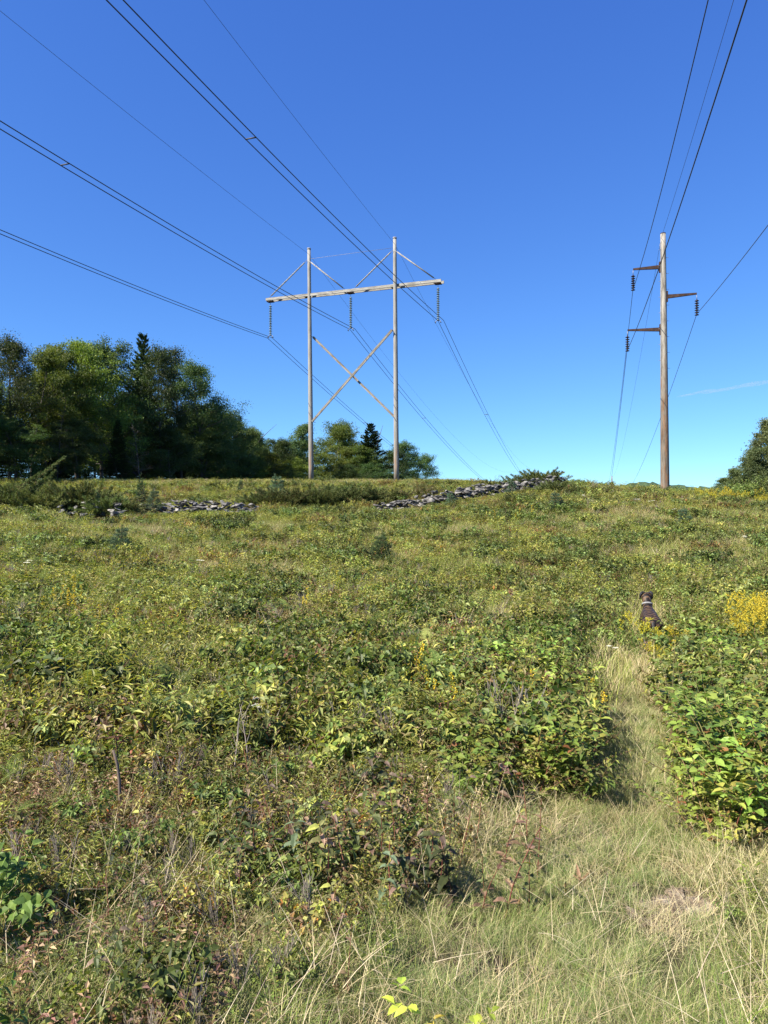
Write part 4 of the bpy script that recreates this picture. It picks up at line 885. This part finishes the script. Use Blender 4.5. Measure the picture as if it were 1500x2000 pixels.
sp = spruce_mesh(1.6, .5, [(3, (.06, .11, .05)), (1, DGR)], .02, 12, 7, 45, .09, -.1)
for px, d, s, lab in ((275, 40.5, 1.0, 'little spruce standing against the dark wood'), (470, 48, .7, 'tiny spruce on the crest near the end of the wood')):
    e = empty('young_spruce', gp(px, d)); e.scale = (s,)*3; tag(e, lab, 'young spruce'); link(bpy.data.objects.new('trunk', sp[1]), e); link(bpy.data.objects.new('crown', sp[0]), e)
shr = [p_bush(1.3, .9, 16, 12, .09, .045, [(3, (.06, .09, .025)), (2, OLV), (1, BRN)], sub=4), p_bush(1.1, .8, 14, 11, .08, .045, [(3, GRN), (2, LGR), (1, DGR)], sub=4)]
plant_set('shrub', shr, [(815, 41.5, 1.1, 0, 'rounded olive shrub behind the foot of the long wall'), (838, 42, .9, 0, 'second olive shrub right behind the foot of the long wall'), (640, 57, .9, 1, 'pale green shrub near the H-frame base'), (1130, 34.5, .7, 1, 'green shrub below the top end of the wall'), (1170, 35.5, .7, 0, 'olive shrub right of the wall top'),
    (1085, 16.5, .8, 1, 'bright leafy shrub on the right middle slope'), (1060, 13.5, .7, 1, 'green leafy shrub left of the dog uphill'), (1360, 44, .6, 1, 'green shrub on the crest right of the single pole'), (470, 42, .6, 1, 'small green shrub on the crest at left'), (1210, 46, .45, 1, 'small shrub on the crest left of the single pole'), (1150, 46, .45, 1, 'small shrub on the crest right of the wall'), (1425, 40, .95, 1, 'rounded shrub left of the right-edge poplar'), (1455, 39, 1.2, 1, 'taller shrub at the left foot of the right-edge poplar'), (1475, 38, 1.5, 1, 'leafy shrub in front of the right-edge poplar'), (1500, 37, 1.4, 1, 'shrub at the right edge below the poplar'), (1400, 42, .6, 1, 'lowest shrub left of the right-edge poplar')], None, 'shrub', 'shrubs on the slope')

# brambles beside the path
RP = [(3, (.155, .25, .045)), (3, (.24, .32, .065)), (1, (.08, .13, .03)), (.6, (.25, .24, .05)), (.3, (.3, .14, .06))]
RP2 = [(3, (.12, .17, .04)), (3, (.18, .23, .055)), (1.5, (.27, .29, .07)), (.4, BRN), (.15, RED)]
def mixed(*gs):
    g = G()
    for q in gs:
        off = g.n; g.v += q.v
        for f, c, m_, sm in zip(q.f, q.c, q.m, q.sm):
            g.f.append(f+off); g.c.append(c); g.sm.append(sm); g.m.append(np.array([g.mi(q.mats[int(k)]) for k in m_[:1]]).repeat(len(m_)))
        g.n += q.n
    return g
brm = [mixed(p_raspberry(.66, .30, 8, 14, RP, .075, .05), p_bush(.5, .4, 5, 8, .05, .026, [(2, OLV), (2, YGR), (1, GRN)])), mixed(p_raspberry(.6, .36, 8, 14, RP2, .07, .048), p_bush(.62, .35, 5, 9, .085, .042, [(2, OLV), (.3, RED), (2, GRN), (1, YGR)])),
       mixed(p_raspberry(.5, .34, 8, 13, RP, .05, .035), p_herb(4, .75, .15, 14, .08, .018, [(3, YGR), (1, OLV)], opp=False, rs=.003))]
sp_ = []
ORD = ['nearest the path', 'second from the path', 'third from the path', 'fourth from the path', 'fifth from the path', 'sixth from the path']
ROW = ['front row', 'second row', 'third row', 'fourth row', 'fifth row', 'back row']
for r_, (py, xs_) in enumerate(((1640, (1375, 1425, 1480)), (1570, (1360, 1405, 1460, 1515)), (1500, (1345, 1395, 1445, 1500)), (1430, (1335, 1375, 1430, 1490)), (1375, (1320, 1370, 1430, 1490)), (1335, (1325, 1380, 1440, 1505)))):
    for k_, px in enumerate(xs_):
        q = at(px+rng.uniform(-8, 8), py+20+rng.uniform(-10, 10)); sp_.append((q[:2], q[1], rng.uniform(.85, 1.08)*(.72 if k_ == 0 else 1), 2 if rng.random() < .4 else 0, 'light green bramble right of the path, '+ROW[r_]+', '+ORD[k_]))
plant_set('bramble_bush', brm, sp_, None, 'bramble', 'brambles right of the path')
sp_ = []
for r_, (py, xs_) in enumerate(((1540, (1130, 1080, 1020, 960)), (1470, (1145, 1095, 1040, 975, 905)), (1395, (1145, 1095, 1040, 980, 920, 860)), (1340, (1130, 1080, 1025, 965, 900)), (1295, (1120, 1065, 1000, 930)))):
    for k_, px in enumerate(xs_):
        q = at(px+rng.uniform(-8, 8), py+24+rng.uniform(-10, 10)); sp_.append((q[:2], q[1], rng.uniform(.75, 1.0)*(.85 if k_ == 0 else 1), 1 if rng.random() < .6 else 0, 'darker bramble left of the path, '+ROW[r_]+', '+ORD[k_]))
plant_set('bramble_bush', brm, sp_, None, 'bramble', 'brambles left of the path')
# broad shrubs of the middle slope beside and above the dog
mid = [p_bush(.75, .5, 14, 11, .07, .038, [(3, GRN), (2, LGR), (1, DGR)], sub=3), p_bush(.7, .5, 13, 11, .06, .035, [(3, (.05, .09, .025)), (1, OLV), (.5, YGR)], sub=3)]
sp_ = []
for px, d in [(1330, 9.6), (1385, 9.2), (1440, 9.4), (1500, 9.8), (1345, 10.8), (1400, 11), (1460, 11.2), (1520, 11), (1330, 12.5), (1390, 12.8), (1450, 13), (1500, 13.5), (1180, 9.6), (1130, 9.8), (1180, 11.5), (1120, 11.8), (1190, 13.4), (1140, 14), (1420, 16), (1480, 17), (1350, 16.5), (1190, 17), (1110, 18), (1480, 22), (1232, 9.3), (1312, 9.35)]:
    sp_.append((px, d, rng.uniform(.6, .9)*(.42 if abs(px-1266) < 40 else 1), rng.integers(2), 'green knee-high bush %s of the dog, %s' % ('left' if px < 1266 else 'right', ('level with it' if d < 10 and abs(px-1266) > 40 else 'small one by its hind feet' if d < 10 else 'just uphill' if d < 12 else 'further uphill' if d < 15 else 'highest up')+(', %s one' % {1: 'nearest', 2: 'second', 3: 'third', 4: 'outermost'}[min(4, 1+int(abs(px-1266)/62))]))))
plant_set('leafy_bush', mid, sp_, None, 'bush', 'green bushes around the dog')
# ferns
FG = [(3, (.12, .19, .045)), (1, (.19, .24, .06))]; FY = [(3, (.25, .28, .08)), (1, (.19, .24, .06))]; FB = [(2, (.24, .17, .08)), (1, (.20, .11, .06))]
fr = [p_fern(6, .34, FG), p_fern(5, .36, FG), p_fern(6, .32, FY), p_fern(4, .3, FB)]
for v, n, lab, cl in (((0, 1), 34, 'fresh green bracken fern', 'green'), ((2,), 12, 'pale yellow-green bracken fern', 'yellow'), ((3,), 5, 'withered rust-brown bracken fern', 'brown')):
    sp_ = []
    while len(sp_) < n:
        px = rng.uniform(60, 880); py = rng.uniform(1225, 1460); q = at(px, py)
        sp_.append((q[:2], q[1], rng.uniform(.8, 1.1), v[rng.integers(len(v))]))
    plant_set('fern', fr, [t_+(lab+' '+where(t_[0]),) for t_ in sp_], lab, 'fern', cl+' ferns left of the path')
# goldenrods
gd = [p_herb(6, .85, .16, 22, .07, .012, [(3, GRN), (1, YGR)], opp=False, top=t_golden, spread=.15, rs=.004) for _ in range(2)]
gsp = p_herb(3, .8, .08, 16, .06, .014, [(3, GRN), (1, OLV)], opp=False, top=t_spike, spread=.12, rs=.004)
plant_set('goldenrod', gd, [(1250, 9.05, .72, 0, 'yellow goldenrod in front of the dog at its left hip'), (1296, 9.1, .62, 1, 'small goldenrod in front of the dog at its right hip'), (1290, 8.0, .6, 1, 'goldenrod drooping in front of the dog near the path'),
    (1330, 8.8, .6, 0, 'pale goldenrod just right of the dog')], None, 'goldenrod', 'goldenrods beside the dog')
plant_set('goldenrod', gd, [(1455, 9.3, .9, 0), (1480, 9.6, .95, 1), (1498, 9.5, 1.0, 0), (1468, 10.1, .95, 1), (1490, 9.0, .8, 0), (1465, 9.7, .95, 0), (1432, 8.8, .62, 1), (1415, 9.2, .5, 0), (1445, 8.9, .7, 0), (1505, 10.4, 1.0, 1)], 'tall bright goldenrod in the stand at the right edge', 'goldenrod', 'stand of goldenrods at the right edge')
sp_ = [(rng.uniform(1365, 1500), rng.uniform(34, 43), rng.uniform(.65, 1.0), rng.integers(2)) for _ in range(34)]
plant_set('goldenrod', gd, sp_, 'goldenrod in the yellow band on the crest below the right-edge poplar', 'goldenrod', 'goldenrods on the crest at right')
plant_set('goldenrod', [gsp], [(90, 10.5, .8, 0, 'leftmost yellow-flowered spike at the left edge'), (112, 10.8, .8, 0, 'yellow spike second from the left edge'), (145, 10.4, 1.0, 0, 'tallest yellow spike left of the young juniper'), (163, 11.5, .7, 0, 'small yellow spike beside the young juniper'),
    (190, 9.5, .75, 0, 'yellow spike in front of the young juniper'), (230, 9.3, .75, 0, 'yellow spike right of the young juniper'), (660, 14, .7, 0, 'yellow spike in the centre of the slope'), (598, 11.5, .8, 0, 'yellow spike left of the centre'), (440, 16, .7, 0, 'yellow spike on the left middle slope'), (815, 6.7, .8, 0, 'yellow spike among the brambles, upper left one'),
    (835, 6.3, .7, 0, 'yellow spike among the brambles, lower left one'), (885, 5.9, .72, 0, 'yellow spike in the middle of the left bramble thicket'), (1045, 5.9, .72, 0, 'bright yellow spike at the front of the left brambles'), (1165, 5.8, .65, 0, 'yellow spike next to the path'), (1440, 4.2, .7, 0, 'greenish yellow spike in front of the right brambles'),
    (1040, 28, .9, 0, 'yellow spike on the right middle slope'), (965, 27, .9, 0, 'yellow spike below the long wall'), (1015, 27.5, .9, 0, 'yellow spike near the small juniper in front of the wall')], None, 'goldenrod', 'yellow flower spikes')
um = p_herb(2, .62, .05, 6, .06, .012, [(1, GRN)], opp=False, top=t_umbel, spread=.1)
plant_set('white_wildflower', [um], [(530, 5.6, .78, 0, 'white flat-topped flower in the left foreground grass'), (1268, 30, 1.2, 0, 'white flower high on the right slope, left one'), (1330, 27, 1.2, 0, 'white flower high on the right slope, right one'), (1145, 32, 1.2, 0, 'white flower below the wall top'), (1468, 20, 1.0, 0, 'white flower near the right edge'), (75, 14, 1.1, 0, 'white flower head near the left edge'), (375, 16, 1.0, 0, 'pale flower on the left middle slope'),
    (1205, 8.6, .6, 0, 'small white flower beside the path below the dog'), (1158, 8.8, .5, 0, 'tiny white flower left of the path below the dog'), (30, 17, 1.0, 0, 'white flower at the left edge')], None, 'wildflower', 'white flat-topped flowers')

# foreground plants
red = [p_herb(1, .42, .01, 7, .075, .032, [(3, (.16, .16, .06)), (1.5, (.22, .14, .10)), (1, BRN), (2, YGR)], (.14, .055, .04), full=True, spread=.12, droop=.45, rs=.0035),
       p_herb(1, .38, .01, 6, .07, .03, [(3, (.10, .12, .04)), (1, PINKB), (1, (.07, .08, .03))], (.14, .05, .035), full=True, spread=.15, droop=.5, rs=.0035),
       p_herb(2, .35, .03, 6, .075, .034, [(2, (.08, .11, .04)), (1, (.05, .06, .025)), (1, (.24, .17, .13))], BRN, full=True, spread=.2, droop=.6, rs=.0035)]
sp_ = []
for _ in range(85):
    px = rng.uniform(430, 1060); py = rng.uniform(1540, 1800); q = at(px, py); sp_.append((q[:2], q[1], rng.uniform(.8, 1.2), rng.integers(3)))
plant_set('red_stemmed_weed', red, [t_+('red-stemmed weed with drooping brownish leaves, '+where(t_[0]),) for t_ in sp_], None, 'weed', 'red-stemmed weeds in the middle foreground')
sp_ = [(at(rng.uniform(-20, 700), rng.uniform(1620, 1990))[:2], 1, rng.uniform(.5, .85), rng.integers(3)) for _ in range(42)]
plant_set('red_stemmed_weed', red, [t_+('small brownish weed in the grass '+where(t_[0]),) for t_ in sp_], None, 'weed', 'weeds in the left foreground grass')
bl = p_herb(1, .42, .01, 6, .10, .045, [(3, (.13, .17, .10)), (1, (.09, .12, .06))], OLV, full=True, spread=.05, droop=.7, rs=.004)
plant_set('broadleaf_weed', [bl], [(575, 3.5, .85, 0, 'grey-green weed with big drooping leaves in the lower middle'), (735, 3.1, .7, 0, 'grey-green drooping weed right of the larger one'), (222, 3.4, .55, 0, 'grey-green drooping weed in the lower left')], None, 'weed', 'grey-green drooping weeds')
yg = p_herb(4, .48, .07, 12, .06, .018, [(3, (.16, .24, .04)), (1, (.08, .13, .03))], GRN, full=True, spread=.15, droop=.25, rs=.003)
plant_set('leafy_weed', [yg], [(372, 4.6, .9, 0, 'bright leafy weed beside the bare saplings in the left foreground'), (620, 4.3, .6, 0, 'bright pinnate-leaved weed left of the red-stemmed patch'), (215, 2.5, .5, 0, 'fresh green weed at the bottom left'), (1490, 3.1, .7, 0, 'green weed at the lower right edge'), (740, 2.8, .6, 0, 'yellow-green weed at the lower middle')], None, 'weed', 'bright green leafy weeds')
yl = [p_raspberry(.42, .25, 5, 8, [(3, (.28, .36, .05)), (2, (.18, .28, .04)), (.4, (.4, .32, .06))], .085, .055)]
plant_set('raspberry_sprout', yl, [(835, 2.1, .66, 0, 'yellow-green raspberry sprout at the bottom edge'), (925, 2.1, .5, 0, 'second raspberry sprout right of the bottom one')], None, 'raspberry', 'raspberry sprouts at the bottom edge')
dk = [p_bush(.62, .32, 6, 7, .10, .06, [(3, (.05, .09, .02)), (2, (.09, .14, .03)), (1, (.14, .2, .05))], True, OLV, sub=2)]
plant_set('leafy_sapling', dk, [(-8, 2.9, .7, 0, 'dark large-leaved sapling at the lower left edge'), (-20, 2.2, .5, 0, 'large-leaved sapling at the bottom left corner')], None, 'sapling', 'large-leaved saplings at the left edge')
tw_ = [p_twigs(.62, 1, (.24, .21, .19)), p_twigs(.6, 1, (.2, .17, .15))]
plant_set('bare_sapling', tw_, [(452, 4.75, .85, 0, 'bare branching twig in the left foreground, left one'), (484, 4.8, .98, 1, 'bare grey twig in the left foreground, right one'), (545, 4.2, .6, 1, 'short bare twig right of the two taller ones')], None, 'bare sapling', 'bare twigs in the left foreground')
g = G(); tube(g, curve_pts((0, 0, -.05), (-.06, 0, 1), .46, (0, 0, 0), 5), np.linspace(.011, .008, 6), (.15, .12, .10), k=8, cap=True)
pts = curve_pts((-.02, 0, .36), (-.15, 0, 1), .14, (0, 0, 0), 4); tube(g, pts, .004, BRN, k=4); twig_leaves(g, pts, 6, .2, .07, .034, [(2, DGR), (1, RED), (1, OLV)], True)
o = g.obj('sapling_stump'); q = at(236, 1605); o.location = q; tag(o, 'cut dark sapling stem with a few leaves at its top, left foreground', 'sapling')
cb = p_herb(1, .16, .01, 5, .10, .035, [(2, (.30, .16, .07)), (1, (.12, .08, .04)), (1, (.25, .22, .12))], BRN, full=True, spread=.3, droop=-.3, rs=.003, fold=.4) if False else p_herb(1, .14, .01, 5, .10, .034, [(2, (.26, .17, .10)), (1, (.12, .08, .04)), (1, (.25, .22, .12))], BRN, full=True, spread=.3, droop=-.4, rs=.003)
plant_set('withered_weed', [cb], [(1136, 3.45, .6, 0, 'curled rust-brown withered weed beside the path'), (1100, 3.35, .5, 0, 'second curled brown weed left of the rusty one'), (1010, 3.2, .5, 0, 'dark withered weed at the edge of the path grass')], None, 'weed', 'withered weeds beside the path')
rg = p_grass(34, .7, .10, [(3, (.30, .38, .22)), (1, (.16, .22, .10))], .014, (.6, 1.6), (.1, .7), seg=5)
plant_set('reed_grass', [rg], [(1385, 7.6, .85, 0, 'pale bluish reed grass tuft above the right brambles, left one'), (1410, 8.1, .8, 0, 'pale bluish reed grass tuft above the right brambles, middle one'), (1350, 8.2, .8, 0, 'pale reed grass tuft nearest the dog'), (1480, 7.0, .7, 0, 'pale reed grass tuft at the right edge'), (1430, 9.0, .75, 0, 'pale reed grass tuft in front of the goldenrod stand')], None, 'reed grass', 'pale reed grass tufts')

# ------------------------------------------------------------------ dog
DX, DY = (1273-750)/F*9.75, 9.75; DZ = float(hz(DX, DY))-.03; dog = None
JT = {  # joint: (x right, y forward, z up, radius x, radius y)
 'pelvis': (0, 0, .555, .115, .10), 'loin': (0, .16, .56, .10, .105), 'chest': (.0, .34, .535, .118, .135), 'withers': (.0, .47, .56, .10, .12), 'neck': (-.005, .58, .66, .068, .075), 'nape': (-.01, .64, .755, .07, .068), 'skull': (-.01, .70, .80, .10, .082), 'brow': (-.012, .77, .79, .05, .048), 'muzzle': (-.012, .86, .765, .036, .034),
 'tail1': (0, -.09, .545, .034, .034), 'tail2': (.015, -.15, .44, .024, .024), 'tail3': (.025, -.16, .30, .018, .018), 'tail4': (.03, -.14, .19, .009, .009)}
E_ = [('pelvis', 'loin'), ('loin', 'chest'), ('chest', 'withers'), ('withers', 'neck'), ('neck', 'nape'), ('nape', 'skull'), ('skull', 'brow'), ('brow', 'muzzle'), ('pelvis', 'tail1'), ('tail1', 'tail2'), ('tail2', 'tail3'), ('tail3', 'tail4')]
for s, n in ((-1, 'l'), (1, 'r')):
    fy = .05*s
    for nm, v in (('hip', (.085*s, -.01, .50, .078, .085)), ('knee', (.10*s, .09+fy, .34, .058, .062)), ('hock', (.095*s, -.07+fy, .19, .027, .032)), ('hpast', (.092*s, -.03+fy, .045, .024, .025)), ('hpaw', (.092*s, .035+fy, .022, .027, .02)),
                  ('shoul', (.085*s, .43, .47, .062, .075)), ('elbow', (.09*s, .38-fy, .31, .036, .04)), ('wrist', (.085*s, .40-fy, .14, .025, .025)), ('fpast', (.083*s, .40-fy, .04, .024, .024)), ('fpaw', (.083*s, .455-fy, .022, .028, .02))): JT[nm+n] = v
    E_ += [('pelvis', 'hip'+n), ('hip'+n, 'knee'+n), ('knee'+n, 'hock'+n), ('hock'+n, 'hpast'+n), ('hpast'+n, 'hpaw'+n), ('chest', 'shoul'+n), ('shoul'+n, 'elbow'+n), ('elbow'+n, 'wrist'+n), ('wrist'+n, 'fpast'+n), ('fpast'+n, 'fpaw'+n)]
ks_ = list(JT); me = bpy.data.meshes.new('dog'); me.from_pydata([JT[k][:3] for k in ks_], [(ks_.index(a), ks_.index(b)) for a, b in E_], []); o = bpy.data.objects.new('dog_skeleton', me); link(o)
md = o.modifiers.new('skin', 'SKIN'); md.use_smooth_shade = True; me.skin_vertices
for i, k in enumerate(ks_):
    sv = me.skin_vertices[0].data[i]; sv.radius = JT[k][3:5]; sv.use_root = (i == 0)
sm_ = o.modifiers.new('sub', 'SUBSURF'); sm_.levels = 2; sm_.render_levels = 2
dm_ = bpy.data.meshes.new_from_object(o.evaluated_get(bpy.context.evaluated_depsgraph_get())); bpy.data.objects.remove(o)
m, t, p = mat('brindle_coat'); n = t.nodes; tc = n.new('ShaderNodeTexCoord'); wv = n.new('ShaderNodeTexWave'); wv.bands_direction = 'Y'; wv.inputs['Scale'].default_value = 5; wv.inputs['Distortion'].default_value = 5; wv.inputs['Detail'].default_value = 3; wv.inputs['Detail Scale'].default_value = 2.5
t.links.new(tc.outputs['Object'], wv.inputs['Vector']); cr = n.new('ShaderNodeValToRGB'); cr.color_ramp.elements[0].color = (.012, .009, .009, 1); cr.color_ramp.elements[1].color = (.10, .062, .036, 1); cr.color_ramp.elements[0].position = .45; cr.color_ramp.elements[1].position = .95
t.links.new(wv.outputs['Fac'], cr.inputs[0]); t.links.new(cr.outputs[0], p.inputs['Base Color']); p.inputs['Roughness'].default_value = .5; p.inputs['Specular IOR Level'].default_value = .2
M_COAT = m
M_BLACK = noise_mat('black_fur', (.012, .011, .012), (.03, .027, .027), 20, rough=.5, bump=.2); M_COLLAR = noise_mat('pale_grey_webbing', (.17, .17, .175), (.26, .26, .26), 30, rough=.8, bump=.1)
for m_ in (M_COAT, M_BLACK): dm_.materials.append(m_)
for pl in dm_.polygons:
    c = pl.center
    pl.material_index = 1 if (c[1] < -.105 or c[1] > .83) else 0; pl.use_smooth = True
dm_.name = 'dog'; dog = link(bpy.data.objects.new('dog', dm_)); sc_ = .92
dog.location = (DX, DY, DZ); dog.scale = (sc_, sc_, sc_); dog.rotation_euler = (R(5), 0, R(-14)); tag(dog, 'brindle dog with a pale collar, seen from behind on the path', 'dog')
bm = bmesh.new(); bmesh.ops.create_cone(bm, segments=28, radius1=.084, radius2=.08, depth=.026, cap_ends=False); me = bpy.data.meshes.new('collar'); 
bmesh.ops.solidify(bm, geom=bm.faces[:], thickness=.006); bm.to_mesh(me); bm.free(); me.materials.append(M_COLLAR)
for pl in me.polygons: pl.use_smooth = True
co = link(bpy.data.objects.new('collar', me), dog); co.location = (-.006, .595, .685); co.rotation_euler = (R(-33), 0, 0)
for s in (-1, 1):
    pr_ = [((.03*s, 0, .035), .03, .012), ((.06*s, .0, .045), .045, .02), ((.082*s, .0, .015), .05, .02), ((.09*s, .006, -.03), .042, .017), ((.09*s, .014, -.075), .016, .009)]
    g = G(); V = []
    for c, a_, b_ in pr_:
        for q in np.arange(10)*.6283: V.append((c[0]+b_*math.cos(q)+0, c[1]+a_*math.sin(q), c[2]+b_*.5*math.cos(q)))
    f = [(i*10+j, i*10+(j+1) % 10, (i+1)*10+(j+1) % 10, (i+1)*10+j) for i in range(4) for j in range(10)]+[tuple(range(9, -1, -1)), tuple(range(40, 50))]
    g.add(np.array([V]), f, (1, 1, 1), M_BLACK, True); e = g.obj('ear', dog); e.location = (-.01, .70, .815)

# ------------------------------------------------------------------ thin wisp of cloud, far away
bm = bmesh.new()
for i in range(7):
    t = i/6; M_ = Matrix.Translation((-190+380*t, rng.normal(0, 8), -32+64*t+rng.normal(0, 2)))@Matrix.Rotation(R(-10), 4, 'Y')@Matrix.Diagonal((75*rng.uniform(.8, 1.2), 24, 6+7*t, 1)); bmesh.ops.create_icosphere(bm, subdivisions=3, radius=1, matrix=M_)
me = bpy.data.meshes.new('cloud'); bm.to_mesh(me); bm.free(); m = bpy.data.materials.new('cirrus_vapour'); m.use_nodes = True; t = m.node_tree; t.nodes.remove(t.nodes['Principled BSDF'])
vp = t.nodes.new('ShaderNodeVolumePrincipled'); vp.inputs['Color'].default_value = (1, 1, 1, 1); vp.inputs['Density'].default_value = .006; vp.inputs['Anisotropy'].default_value = .3
t.links.new(vp.outputs[0], t.nodes['Material Output'].inputs['Volume']); me.materials.append(m)
o = link(bpy.data.objects.new('cloud', me)); D = 4000; o.location = ((1418-750)/F*D, D, (1000-759)/F*D); tag(o, 'faint thin wisp of cloud low in the sky at right', 'cloud', None, 'stuff')
